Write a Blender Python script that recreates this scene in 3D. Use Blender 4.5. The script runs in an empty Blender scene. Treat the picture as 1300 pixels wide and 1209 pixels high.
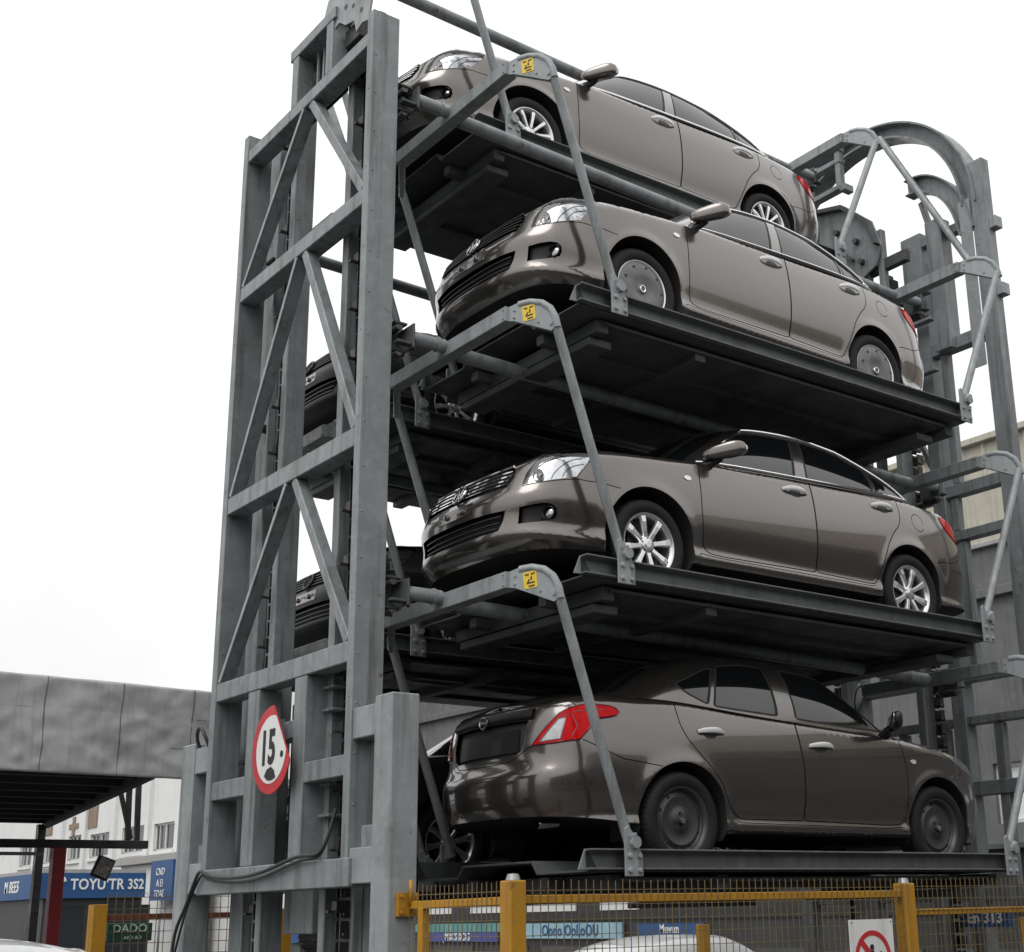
import bpy, bmesh, math, random
import numpy as np
from mathutils import Vector, Matrix
from mathutils.geometry import delaunay_2d_cdt
random.seed(7)
R_ = math.radians
sc = bpy.context.scene
col = sc.collection

# ------------------------------------------------------------------ camera
cd = bpy.data.cameras.new('camera')
cam = bpy.data.objects.new('camera', cd); col.objects.link(cam)
_rm = [[0.7839443731521912, -0.16171511417821496, -0.5993992339412395],
       [-0.6204585997031484, -0.23751958742514517, -0.7474058948414825],
       [-0.021502229126910015, 0.9578270550760799, -0.28653967736922253]]
_m = Matrix(_rm).to_4x4(); _m.translation = Vector((0, 0, 1.6))
cam.matrix_world = _m
cd.sensor_fit = 'HORIZONTAL'; cd.sensor_width = 36.0
cd.lens = 1756.848 * 36.0 / 1300.0
cd.shift_x = (650 - 772.56) / 1300.0
cd.shift_y = (632.15 - 604.5) / 1300.0
cd.clip_start = 0.1; cd.clip_end = 3000
sc.camera = cam

# ------------------------------------------------------------------ overcast daylight
SUN_EL, SUN_ROT = R_(56), R_(248)
w = bpy.data.worlds.new('World'); sc.world = w; w.use_nodes = True
nt = w.node_tree; nt.nodes.clear()
sky = nt.nodes.new('ShaderNodeTexSky'); sky.sky_type = 'NISHITA'; sky.sun_disc = False
sky.sun_elevation = SUN_EL; sky.sun_rotation = SUN_ROT
sky.air_density = 1.0; sky.dust_density = 6.0; sky.ozone_density = 1.0
hs = nt.nodes.new('ShaderNodeHueSaturation'); hs.inputs['Saturation'].default_value = 0.04
mx = nt.nodes.new('ShaderNodeMix'); mx.data_type = 'RGBA'
mx.inputs['Factor'].default_value = 0.72           # a closed cloud layer evens the sky out
mx.inputs[7].default_value = (12.9, 12.95, 13.05, 1)
bg = nt.nodes.new('ShaderNodeBackground'); bg.inputs['Strength'].default_value = 0.10
ow = nt.nodes.new('ShaderNodeOutputWorld')
nt.links.new(sky.outputs[0], hs.inputs['Color'])
nt.links.new(hs.outputs[0], mx.inputs[6]); nt.links.new(mx.outputs[2], bg.inputs['Color'])
# the cloud deck: dimmer towards the horizon, with soft uneven patches
tcw = nt.nodes.new('ShaderNodeTexCoord'); sx_ = nt.nodes.new('ShaderNodeSeparateXYZ'); mrw = nt.nodes.new('ShaderNodeMapRange')
mrw.inputs['From Min'].default_value = -.05; mrw.inputs['From Max'].default_value = .9; mrw.inputs['To Min'].default_value = 10.2; mrw.inputs['To Max'].default_value = 17.0
nzw = nt.nodes.new('ShaderNodeTexNoise'); nzw.inputs['Scale'].default_value = 2.6; nzw.inputs['Detail'].default_value = 5
mr2 = nt.nodes.new('ShaderNodeMapRange'); mr2.inputs['From Min'].default_value = .3; mr2.inputs['From Max'].default_value = .7; mr2.inputs['To Min'].default_value = .93; mr2.inputs['To Max'].default_value = 1.2
mlw = nt.nodes.new('ShaderNodeMath'); mlw.operation = 'MULTIPLY'; cbw = nt.nodes.new('ShaderNodeCombineColor')
nt.links.new(tcw.outputs['Generated'], sx_.inputs[0]); nt.links.new(sx_.outputs[2], mrw.inputs['Value'])
nt.links.new(tcw.outputs['Generated'], nzw.inputs['Vector']); nt.links.new(nzw.outputs['Fac'], mr2.inputs['Value'])
nt.links.new(mrw.outputs[0], mlw.inputs[0]); nt.links.new(mr2.outputs[0], mlw.inputs[1])
for _k in range(3): nt.links.new(mlw.outputs[0], cbw.inputs[_k])
nt.links.new(cbw.outputs[0], mx.inputs[7])
nt.links.new(bg.outputs[0], ow.inputs['Surface'])
sl = bpy.data.lights.new('sun', 'SUN'); sl.energy = 1.1; sl.angle = R_(35); sl.color = (1, .985, .96)
so = bpy.data.objects.new('sun', sl); col.objects.link(so)
_sd = Vector((math.sin(SUN_ROT) * math.cos(SUN_EL), math.cos(SUN_ROT) * math.cos(SUN_EL), math.sin(SUN_EL)))
so.rotation_euler = (-_sd).to_track_quat('-Z', 'Y').to_euler()
sc.view_settings.view_transform = 'Standard'; sc.view_settings.look = 'None'
sc.view_settings.exposure = 0.0; sc.view_settings.gamma = 1.0

# ------------------------------------------------------------------ materials
def mat(name, colr, rough=.5, metal=0., coat=0., spec=.5, var=.0, vscale=3., streak=0., rust=0., dirt=None,
        bump=0., bscale=40., rvar=0., alpha=None, bdist=.01, trans=0., ior=None, coat_rough=.04, grain=0.):
    m = bpy.data.materials.new(name); m.use_nodes = True
    nt = m.node_tree; N = nt.nodes; L = nt.links
    b = N['Principled BSDF']
    b.inputs['Roughness'].default_value = rough; b.inputs['Metallic'].default_value = metal
    b.inputs['Specular IOR Level'].default_value = spec
    b.inputs['Coat Weight'].default_value = coat; b.inputs['Coat Roughness'].default_value = coat_rough
    b.inputs['Transmission Weight'].default_value = trans
    if ior: b.inputs['IOR'].default_value = ior
    c4 = (*colr, 1)
    b.inputs['Base Color'].default_value = c4
    tc = N.new('ShaderNodeTexCoord')
    def noise(scale, detail=5., rough_=.55, vec=None, sc3=None):
        n = N.new('ShaderNodeTexNoise'); n.inputs['Scale'].default_value = scale
        n.inputs['Detail'].default_value = detail; n.inputs['Roughness'].default_value = rough_
        src = tc.outputs['Object']
        if sc3:
            mp = N.new('ShaderNodeMapping'); mp.inputs['Scale'].default_value = sc3
            L.new(src, mp.inputs['Vector']); src = mp.outputs[0]
        L.new(src, n.inputs['Vector']); return n.outputs['Fac']
    def ramp(fac, a, b_):
        r = N.new('ShaderNodeMapRange'); r.inputs['From Min'].default_value = a; r.inputs['From Max'].default_value = b_
        L.new(fac, r.inputs['Value']); return r.outputs[0]
    cur = None
    def mixin(fac, colour, mode='MIX'):
        nonlocal cur
        x = N.new('ShaderNodeMix'); x.data_type = 'RGBA'; x.blend_type = mode
        if cur is None: x.inputs[6].default_value = c4
        else: L.new(cur, x.inputs[6])
        x.inputs[7].default_value = (*colour, 1)
        L.new(fac, x.inputs['Factor']); cur = x.outputs[2]
    def scale(fac, k):
        q = N.new('ShaderNodeMath'); q.operation = 'MULTIPLY'; q.inputs[1].default_value = k
        L.new(fac, q.inputs[0]); return q.outputs[0]
    if var:
        mixin(scale(ramp(noise(vscale), .35, .7), var), tuple(c * .45 for c in colr))
        mixin(scale(ramp(noise(vscale * 5.3, 3), .5, .75), var * .6), tuple(min(1, c * 1.5 + .01) for c in colr))
    if streak:
        dc = dirt or tuple(c * .35 for c in colr)
        mixin(scale(ramp(noise(1., 6, .6, sc3=(14, 14, .9)), .50, .68), streak), dc)
    if dirt and not streak:
        mixin(scale(ramp(noise(vscale * .8, 8, .65), .5, .72), .6), dirt)
    if rust:
        mixin(scale(ramp(noise(9., 10, .7), .625, .69), rust), (.11, .045, .022))
        mixin(scale(ramp(noise(38., 4, .6), .70, .74), rust), (.09, .04, .025))
    if grain:
        mixin(scale(ramp(noise(240., 2, .5), .35, .7), grain), tuple(c * .55 for c in colr))
    if cur is not None: L.new(cur, b.inputs['Base Color'])
    if rvar:
        rr = N.new('ShaderNodeMapRange'); rr.inputs['To Min'].default_value = max(0, rough - rvar); rr.inputs['To Max'].default_value = min(1, rough + rvar)
        rr.inputs['From Min'].default_value = .3; rr.inputs['From Max'].default_value = .7
        L.new(noise(7., 6, .6), rr.inputs['Value']); L.new(rr.outputs[0], b.inputs['Roughness'])
    if bump:
        bp = N.new('ShaderNodeBump'); bp.inputs['Strength'].default_value = bump; bp.inputs['Distance'].default_value = bdist
        L.new(noise(bscale, 4), bp.inputs['Height']); L.new(bp.outputs[0], b.inputs['Normal'])
    return m

M = {}
M['steel']   = mat('painted_steel', (.214, .236, .244), .42, spec=.45, var=.5, vscale=2.6, streak=.75, dirt=(.085, .083, .076), rust=.85, rvar=.12, bump=.05, bscale=25)
M['steel2']  = mat('painted_steel_pale', (.272, .295, .304), .4, spec=.45, var=.45, vscale=3.5, streak=.55, dirt=(.11, .108, .10), rust=.7, rvar=.12, bump=.04)
M['flange']  = mat('shaded_flange_steel', (.135, .145, .148), .45, spec=.4, var=.45, vscale=2.0, streak=.5, dirt=(.06, .06, .057), rust=.6, rvar=.15)  # darker than the frame paint: shade under the lip put into the colour
M['deck']    = mat('pallet_deck_steel', (.085, .091, .094), .55, spec=.3, var=.6, vscale=1.6, dirt=(.025, .025, .024), rust=.3, rvar=.15, bump=.08, bscale=14)
M['grease']  = mat('greasy_dark_steel', (.045, .045, .045), .45, metal=.4, var=.5, vscale=9, rvar=.2)
M['chain']   = mat('oiled_chain_steel', (.09, .085, .08), .38, metal=.7, var=.5, vscale=18, rvar=.15)
M['bolt']    = mat('bolt_zinc', (.33, .33, .32), .4, metal=.6, var=.3, vscale=20)
M['black']   = mat('black_plastic', (.012, .012, .013), .42, var=.2, vscale=8)
M['under']   = mat('underbody_black', (.018, .018, .018), .75, var=.3, vscale=5)
M['rubber']  = mat('tyre_rubber', (.013, .013, .0135), .72, spec=.3, var=.35, vscale=12, bump=.05, bscale=60)
M['chrome']  = mat('chrome', (.82, .82, .83), .09, metal=1.)
M['silver']  = mat('satin_silver', (.66, .66, .66), .22, metal=.10, coat=.5)
M['chromed'] = mat('dark_chrome', (.40, .40, .41), .16, metal=1.)
M['alloy']   = mat('alloy_wheel_silver', (.72, .72, .73), .26, metal=.85, coat=.4, var=.12, vscale=9)
M['cover']   = mat('scuffed_wheel_cover', (.15, .15, .147), .42, metal=.4, var=.45, vscale=11, rvar=.15)
M['steelrim']= mat('dark_steel_rim', (.065, .065, .066), .42, metal=.45, var=.4, vscale=10)
M['paint']   = mat('bronze_grey_car_paint', (.154, .139, .128), .20, metal=.84, coat=1., spec=.5, grain=.10, coat_rough=.03, var=.08, vscale=1.5)
M['paint2']  = mat('brown_grey_car_paint', (.136, .124, .115), .20, metal=.84, coat=1., spec=.5, grain=.10, coat_rough=.03, var=.08, vscale=1.5)
M['paintk']  = mat('black_car_paint', (.008, .008, .009), .42, metal=.0, coat=.08, grain=.1, spec=.3)
M['paintw']  = mat('white_car_paint', (.68, .69, .70), .3, coat=.8, var=.1)
M['glass']   = mat('tinted_window_glass', (.006, .007, .008), .035, spec=.75, ior=1.52)
M['lampin']  = mat('lamp_reflector', (.75, .75, .76), .16, metal=1., var=.35, vscale=22, bump=.25, bscale=18)
M['lens']    = mat('lamp_lens', (.95, .96, .97), .02, trans=1., ior=1.3)
def lens_mat():
    m = bpy.data.materials.new('lamp_cover'); m.use_nodes = True; nt = m.node_tree; N = nt.nodes; N.clear()
    o = N.new('ShaderNodeOutputMaterial'); x = N.new('ShaderNodeMixShader'); t = N.new('ShaderNodeBsdfTransparent'); g = N.new('ShaderNodeBsdfGlossy')
    f = N.new('ShaderNodeFresnel'); f.inputs['IOR'].default_value = 1.5; g.inputs['Roughness'].default_value = .02; t.inputs['Color'].default_value = (.93, .94, .95, 1)
    nt.links.new(f.outputs[0], x.inputs[0]); nt.links.new(t.outputs[0], x.inputs[1]); nt.links.new(g.outputs[0], x.inputs[2]); nt.links.new(x.outputs[0], o.inputs[0]); return m
M['cover_clear'] = lens_mat()
M['red']     = mat('tail_lamp_red', (.55, .003, .006), .12, spec=.12, coat=.0, var=.5, vscale=26)
M['redd']    = mat('tail_lamp_dark_red', (.14, .006, .01), .12, coat=1.)
M['clearl']  = mat('tail_lamp_clear', (.42, .42, .43), .12, metal=.5, coat=1., var=.6, vscale=30)
M['amberd']  = mat('projector_lens', (.16, .12, .11), .08, metal=.6, coat=1.)
M['amber']   = mat('indicator_clear', (.75, .72, .66), .12, metal=.4, coat=1.)
M['yellow']  = mat('yellow_paint', (.42, .205, .010), .55, var=.35, vscale=5, streak=.55, dirt=(.22, .12, .03), rust=.8, rvar=.12, bump=.05)
M['sticker'] = mat('yellow_sticker', (.72, .49, .02), .45, var=.25, vscale=22)
M['ink']     = mat('black_ink', (.015, .015, .016), .6)
M['wire']    = mat('rusty_wire', (.20, .145, .07), .6, metal=.2, var=.6, vscale=14)
M['white']   = mat('sign_white', (.72, .72, .70), .45, var=.15, vscale=8, streak=.25)
M['signred'] = mat('sign_red', (.50, .030, .035), .42, var=.25, vscale=9)
M['cable']   = mat('cable_rubber', (.03, .031, .033), .55)
M['tarp']    = mat('grey_tarpaulin', (.40, .405, .41), .45, var=.3, vscale=2.4, streak=.25, rvar=.12)
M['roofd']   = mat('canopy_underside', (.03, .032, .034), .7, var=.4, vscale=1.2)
M['redpost'] = mat('red_paint', (.22, .016, .022), .45, var=.3, vscale=3, rust=.4)
M['wall']    = mat('white_wall', (.72, .72, .71), .8, var=.14, vscale=.5, streak=.32, dirt=(.40, .39, .37))
M['blue']    = mat('blue_fascia', (.015, .075, .215), .5, var=.25, vscale=1.2, streak=.25)
M['letter']  = mat('white_lettering', (.72, .73, .73), .5)
M['teal']    = mat('teal_awning', (.12, .30, .28), .6, var=.5, vscale=1.6)
M['shopdark']= mat('dark_shop_front', (.035, .036, .037), .5, var=.6, vscale=.7)
M['green']   = mat('green_sign', (.02, .06, .045), .5)
M['greenl']  = mat('pale_green_letter', (.45, .66, .55), .5)
M['corr']    = mat('cream_corrugated_sheet', (.47, .44, .37), .55, var=.25, vscale=1.0, streak=.5, dirt=(.28, .25, .2))
M['conc']    = mat('grey_concrete', (.135, .137, .137), .85, var=.5, vscale=.8, streak=.45, bump=.1, bscale=12)
M['asphalt'] = mat('worn_asphalt', (.085, .085, .083), .88, var=.55, vscale=.35, grain=.3, bump=.2, bscale=60)
M['frame']   = mat('window_frame', (.55, .55, .54), .5)
M['pane']    = mat('window_pane', (.03, .035, .04), .06, spec=.8)
M['awn']     = mat('grey_ledge', (.36, .35, .34), .8, var=.2, streak=.3)
M['fluted']  = mat('scuffed_film', (.33, .32, .31), .5, var=.4, vscale=15)

# ------------------------------------------------------------------ mesh helpers
def link(name, me, parent=None):
    o = bpy.data.objects.new(name, me); col.objects.link(o)
    if parent is not None: o.parent = parent
    return o
def thing(name, label, cat, loc=(0, 0, 0), rotz=0., group=None):
    o = bpy.data.objects.new(name, None); col.objects.link(o)
    o.location = loc; o.rotation_euler = (0, 0, rotz); o.empty_display_size = .2
    tag(o, label, cat, group); return o
def tag(o, label=None, cat=None, group=None, kind=None):
    if label: o['label'] = label
    if cat: o['category'] = cat
    if group: o['group'] = group
    if kind: o['kind'] = kind
    return o
def copy_tree(o, parent=None):
    c = o.copy(); col.objects.link(c)
    if parent is not None: c.parent = parent
    for ch in list(o.children): copy_tree(ch, c)
    return c

class MB:
    def __init__(s): s.v = []; s.f = []; s.sm = []; s.mi = []
    def add(s, vs, fs, smooth=False, mi=0):
        k = len(s.v); s.v += [tuple(p) for p in vs]
        for f in fs: s.f.append([i + k for i in f]); s.sm.append(smooth); s.mi.append(mi)
        return s
    def box(s, a, b, mi=0):
        (x0, y0, z0), (x1, y1, z1) = a, b
        x0, x1 = min(x0, x1), max(x0, x1); y0, y1 = min(y0, y1), max(y0, y1); z0, z1 = min(z0, z1), max(z0, z1)
        v = [(x0, y0, z0), (x1, y0, z0), (x1, y1, z0), (x0, y1, z0), (x0, y0, z1), (x1, y0, z1), (x1, y1, z1), (x0, y1, z1)]
        return s.add(v, [(0, 3, 2, 1), (4, 5, 6, 7), (0, 1, 5, 4), (1, 2, 6, 5), (2, 3, 7, 6), (3, 0, 4, 7)], mi=mi)
    def beam(s, p, q, w, h, up=(0, 0, 1), mi=0):
        """rectangular bar from p to q: w across, h along 'up'"""
        p, q = Vector(p), Vector(q); d = (q - p).normalized(); u = Vector(up)
        u = (u - d * u.dot(d)).normalized(); r = d.cross(u)
        v = []
        for c in (p, q):
            for a, b in ((-1, -1), (1, -1), (1, 1), (-1, 1)): v.append(c + r * (a * w / 2) + u * (b * h / 2))
        return s.add(v, [(0, 1, 2, 3), (7, 6, 5, 4), (0, 4, 5, 1), (1, 5, 6, 2), (2, 6, 7, 3), (3, 7, 4, 0)], mi=mi)
    def tube(s, pts, r, n=10, cap=True, mi=0, closed=False):
        pts = [Vector(p) for p in pts]; m = len(pts); rs = r if isinstance(r, (list, tuple)) else [r] * m
        t0 = (pts[1] - pts[0]).normalized(); u = t0.orthogonal().normalized(); vs = []
        for i in range(m):
            if closed: t = (pts[(i + 1) % m] - pts[i - 1]).normalized()
            else: t = (pts[min(i + 1, m - 1)] - pts[max(i - 1, 0)]).normalized()
            u = (u - t * u.dot(t)); u = u.normalized() if u.length > 1e-6 else t.orthogonal().normalized(); b = t.cross(u)
            for k in range(n):
                a = 2 * math.pi * k / n
                vs.append(pts[i] + (u * math.cos(a) + b * math.sin(a)) * rs[i])
        fs = []
        for i in range(m if closed else m - 1):
            j = (i + 1) % m
            for k in range(n): fs.append((i * n + k, i * n + (k + 1) % n, j * n + (k + 1) % n, j * n + k))
        s.add(vs, fs, True, mi)
        if cap and not closed:
            k = len(s.v) - len(vs)
            s.f.append([k + i for i in reversed(range(n))]); s.sm.append(False); s.mi.append(mi)
            s.f.append([k + (m - 1) * n + i for i in range(n)]); s.sm.append(False); s.mi.append(mi)
        return s
    def prism(s, poly, fn, a, b, mi=0, smooth=False):
        """poly of 2-D points lifted by fn(u, v, t) at t=a and t=b"""
        n = len(poly); vs = [fn(u, v, a) for u, v in poly] + [fn(u, v, b) for u, v in poly]
        fs = [list(range(n)), list(range(2 * n - 1, n - 1, -1))]
        s.add(vs, fs, False, mi)
        k = len(s.v) - 2 * n
        for i in range(n):
            j = (i + 1) % n
            s.f.append([k + i, k + n + i, k + n + j, k + j]); s.sm.append(smooth); s.mi.append(mi)
        return s
    def lathe(s, prof, org, ax, n=24, mi=0, smooth=True, closed=False):
        """prof of (r, t) about axis ax through org"""
        org = Vector(org); ax = Vector(ax).normalized(); u = ax.orthogonal().normalized(); b = ax.cross(u); vs = []
        for r, t in prof:
            for k in range(n):
                a = 2 * math.pi * k / n
                vs.append(org + ax * t + (u * math.cos(a) + b * math.sin(a)) * r)
        fs = []; m = len(prof)
        for i in range(m if closed else m - 1):
            for k in range(n):
                j = (i + 1) % m
                fs.append((i * n + k, i * n + (k + 1) % n, j * n + (k + 1) % n, j * n + k))
        return s.add(vs, fs, smooth, mi)
    def build(s, name, mats, parent=None, bevel=0., seg=1, fix=True, auto=None, loc=None):
        me = bpy.data.meshes.new(name)
        me.from_pydata([tuple(p) for p in s.v], [], s.f)
        for m in (mats if isinstance(mats, (list, tuple)) else [mats]): me.materials.append(m)
        me.polygons.foreach_set('use_smooth', s.sm); me.polygons.foreach_set('material_index', s.mi)
        if fix:
            bm = bmesh.new(); bm.from_mesh(me); bmesh.ops.recalc_face_normals(bm, faces=bm.faces)
            for e in bm.edges:
                if len(e.link_faces) == 2 and e.calc_face_angle(0) > .7: e.smooth = False
            bm.to_mesh(me); bm.free()
        me.update()
        o = link(name, me, parent)
        if loc is not None: o.location = loc
        if bevel:
            b = o.modifiers.new('bevel', 'BEVEL'); b.width = bevel; b.segments = seg; b.limit_method = 'ANGLE'; b.angle_limit = R_(50)
            b.harden_normals = False
        return o

def text_mesh(txt, size, depth, name, m, parent, loc, xdir, updir, align='CENTER', sx=1., shear=0., bold=0.):
    """flat lettering lying on a plane: xdir along the line, updir up the letters"""
    cu = bpy.data.curves.new('t', 'FONT'); cu.body = txt; cu.size = size; cu.extrude = depth
    cu.align_x = align; cu.align_y = 'CENTER'; cu.resolution_u = 3; cu.shear = shear; cu.offset = bold; cu.space_character = 1.05
    o = bpy.data.objects.new('t', cu); col.objects.link(o)
    dg = bpy.context.evaluated_depsgraph_get(); me = bpy.data.meshes.new_from_object(o.evaluated_get(dg)).copy()
    bpy.data.objects.remove(o); bpy.data.curves.remove(cu)
    me.materials.clear(); me.materials.append(m); me.name = name
    X = Vector(xdir).normalized(); U = Vector(updir).normalized(); Z = X.cross(U); L = Vector(loc)
    for v in me.vertices: v.co = L + X * (v.co.x * sx) + U * v.co.y + Z * v.co.z
    for p in me.polygons: p.use_smooth = False
    return link(name, me, parent)
# ------------------------------------------------------------------ car body surfaces
def nspline(t, y):
    """natural cubic spline through (t, y); y may be (n,) or (n,k)"""
    t = np.asarray(t, float); y = np.asarray(y, float); one = y.ndim == 1
    if one: y = y[:, None]
    n = len(t); h = np.diff(t); A = np.eye(n); r = np.zeros_like(y)
    for i in range(1, n - 1):
        A[i, i - 1] = h[i - 1]; A[i, i] = 2 * (h[i - 1] + h[i]); A[i, i + 1] = h[i]
        r[i] = 6 * ((y[i + 1] - y[i]) / h[i] - (y[i] - y[i - 1]) / h[i - 1])
    m = np.linalg.solve(A, r)
    def f(x):
        x = np.clip(np.asarray(x, float), t[0], t[-1]); i = np.clip(np.searchsorted(t, x) - 1, 0, n - 2)
        a = (t[i + 1] - x)[..., None]; b = (x - t[i])[..., None]; hh = h[i][..., None]
        o = (m[i] * a**3 + m[i + 1] * b**3) / (6 * hh) + (y[i] / hh - m[i] * hh / 6) * a + (y[i + 1] / hh - m[i + 1] * hh / 6) * b
        return o[..., 0] if one else o
    return f

class CarShape:
    def __init__(s, p):
        s.p = p
        pl = np.array(p['plan'], float)
        full = np.vstack([(pl[1:4] * [1, -1])[::-1], pl, (pl[-4:-1] * [1, -1])[::-1]])
        t = np.r_[0, np.cumsum(np.sqrt(np.hypot(*np.diff(full, axis=0).T)))]
        f = nspline(t, full); tt = np.linspace(t[3], t[-4], 3000); q = f(tt)
        q[0, 1] = 0; q[-1, 1] = 0
        S = np.r_[0, np.cumsum(np.hypot(*np.diff(q, axis=0).T))]
        s.L = S[-1]; s.ss = np.linspace(0, s.L, 2400)
        s.px = np.interp(s.ss, S, q[:, 0]); s.py = np.interp(s.ss, S, q[:, 1])
        tx = np.gradient(s.px, s.ss); ty = np.gradient(s.py, s.ss)
        k = np.ones(41) / 41
        def sm(a, odd):
            b = np.r_[(-1 if odd else 1) * a[20:0:-1], a, (-1 if odd else 1) * a[-2:-22:-1]]
            return np.convolve(b, k, 'valid')
        tx = sm(tx, True); ty = sm(ty, False); l = np.hypot(tx, ty); s.nx = -ty / l; s.ny = tx / l
        s.ny[0] = s.ny[-1] = 0
        s.dS = nspline(*zip(*p['dS'])); s.dF = nspline(*zip(*p['dF'])); s.dR = nspline(*zip(*p['dR']))
        s.zt = nspline(*zip(*p['ztop'])); s.zb = nspline(*zip(*p['zbot']))
        s.rl = lambda x: np.interp(x, *zip(*p['roll']))
        s.xm = np.maximum.accumulate(s.px)
        if 'belt' in p:
            n = len(p['belt']); s.nt = n - 1
            def ring(pts):
                a = np.array(pts, float); full = np.vstack([(a[1:3] * [1, -1, 1])[::-1], a, (a[-3:-1] * [1, -1, 1])[::-1]])
                return nspline(np.arange(-2, n + 2), full)
            s.belt = ring([(x, y, float(s.zt(x)) - .012 + p['crown'] * (1 - (y / .76) ** 2)) for x, y in p['belt']])
            s.roof = ring(p['roof'])
    def s_x(s, x): return np.interp(x, s.xm + np.arange(len(s.xm)) * 1e-9, s.ss)
    def s_y(s, y, rear=False):
        h = len(s.ss) // 3
        if rear: return np.interp(y, s.py[::-1][:h], s.ss[::-1][:h])
        return np.interp(y, s.py[:h], s.ss[:h])
    def top(s, S): return s.zt(np.interp(S, s.ss, s.px))
    def bot(s, S): return s.zb(np.interp(S, s.ss, s.px))
    def tub(s, S, z):
        S = np.clip(S, 0, s.L)
        x = np.interp(S, s.ss, s.px); y = np.interp(S, s.ss, s.py); nx = np.interp(S, s.ss, s.nx); ny = np.interp(S, s.ss, s.ny)
        wS = ny * ny; wE = nx * nx
        d = wS * s.dS(z) + wE * np.where(nx < 0, s.dF(z), s.dR(z))
        R = s.rl(x); r = np.clip(s.zt(x) - z, 0, R)
        d = d + (R - np.sqrt(np.maximum(R * R - (R - r) ** 2, 0)))
        for xc, ra in ((0, s.p['arch'][0]), (s.p['wb'], s.p['arch'][1])):
            rho = np.hypot(x - xc, z - s.p['rw']); d = d - .014 * np.exp(-((rho - ra) / .055) ** 2) * wS
        return np.stack([x - nx * d, np.maximum(y - ny * d, 0), z + 0 * x], -1)
    def gh(s, t, w):
        t = np.clip(t, 0, s.nt); a = s.belt(t); b = s.roof(t); e = 1e-3
        d = s.belt(np.clip(t + e, 0, s.nt)) - s.belt(np.clip(t - e, 0, s.nt)); l = np.hypot(d[..., 0], d[..., 1]) + 1e-9
        k = (s.p['bulge'] * 4 * w * (1 - w) - s.p['bulge'] * 1.6 * np.clip((w - .8) / .2, 0, 1) ** 2)
        o = a + (b - a) * np.asarray(w)[..., None]
        o[..., 0] += -d[..., 1] / l * k; o[..., 1] += d[..., 0] / l * k
        o[..., 1] = np.maximum(o[..., 1], 0)
        return o
    def normal(s, fn, a, b, e=2e-3, sgn=-1):
        hi = s.L if fn == s.tub else s.nt
        du = fn(np.minimum(a + e, hi), b) - fn(np.maximum(a - e, 0), b); dv = fn(a, b + e) - fn(a, b - e)
        n = np.cross(du, dv); n = n / (np.linalg.norm(n, axis=-1, keepdims=True) + 1e-12)
        return n * sgn

CAR_A = dict(wb=2.70, rw=.315, arch=(.385, .375), track=.735,
    plan=[(-1.035, 0), (-1.022, .30), (-.945, .575), (-.76, .755), (-.44, .828), (0, .848), (.7, .85), (1.5, .85), (2.3, .85), (2.8, .838), (3.2, .805), (3.50, .725), (3.67, .56), (3.745, .30), (3.76, 0)],
    dS=[(.17, .07), (.235, .036), (.285, .014), (.325, .026), (.40, .024), (.46, .011), (.52, .003), (.62, 0), (.75, .007), (.85, .020), (.91, .031), (1.0, .053), (1.12, .09)],
    dF=[(.17, .15), (.22, .080), (.26, .036), (.30, .008), (.345, .008), (.42, .016), (.50, .004), (.565, .008), (.62, .036), (.72, .085), (.80, .130), (.9, .22), (1.1, .45)],
    dR=[(.17, .13), (.26, .05), (.36, .018), (.50, .0), (.60, .004), (.66, .03), (.75, .055), (.9, .085), (1.0, .11), (1.1, .17)],
    ztop=[(-1.04, .80), (-.93, .835), (-.74, .882), (-.45, .925), (0, .972), (.45, 1.005), (.8, 1.025), (1.5, 1.055), (2.2, 1.085), (2.75, 1.105), (3.1, 1.105), (3.47, 1.085), (3.76, 1.05)],
    zbot=[(-1.04, .20), (-.5, .21), (0, .22), (.45, .235), (1.4, .24), (2.2, .24), (2.7, .24), (3.2, .27), (3.76, .30)],
    roll=[(-1.05, .06), (-.5, .085), (.2, .075), (.6, .05), (2.6, .05), (3.0, .07), (3.8, .06)],
    belt=[(.22, 0), (.27, .32), (.42, .60), (.66, .745), (1.1, .772), (1.6, .778), (2.1, .775), (2.6, .748), (2.97, .65), (3.14, .34), (3.17, 0)],
    roof=[(1.00, 0, 1.485), (1.03, .28, 1.477), (1.10, .47, 1.452), (1.22, .545, 1.465), (1.45, .575, 1.482), (1.72, .585, 1.488), (2.0, .58, 1.480), (2.28, .565, 1.460), (2.52, .50, 1.425), (2.64, .28, 1.43), (2.67, 0, 1.435)],
    crown=.05, bulge=.022, rcrown=.045)
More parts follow.
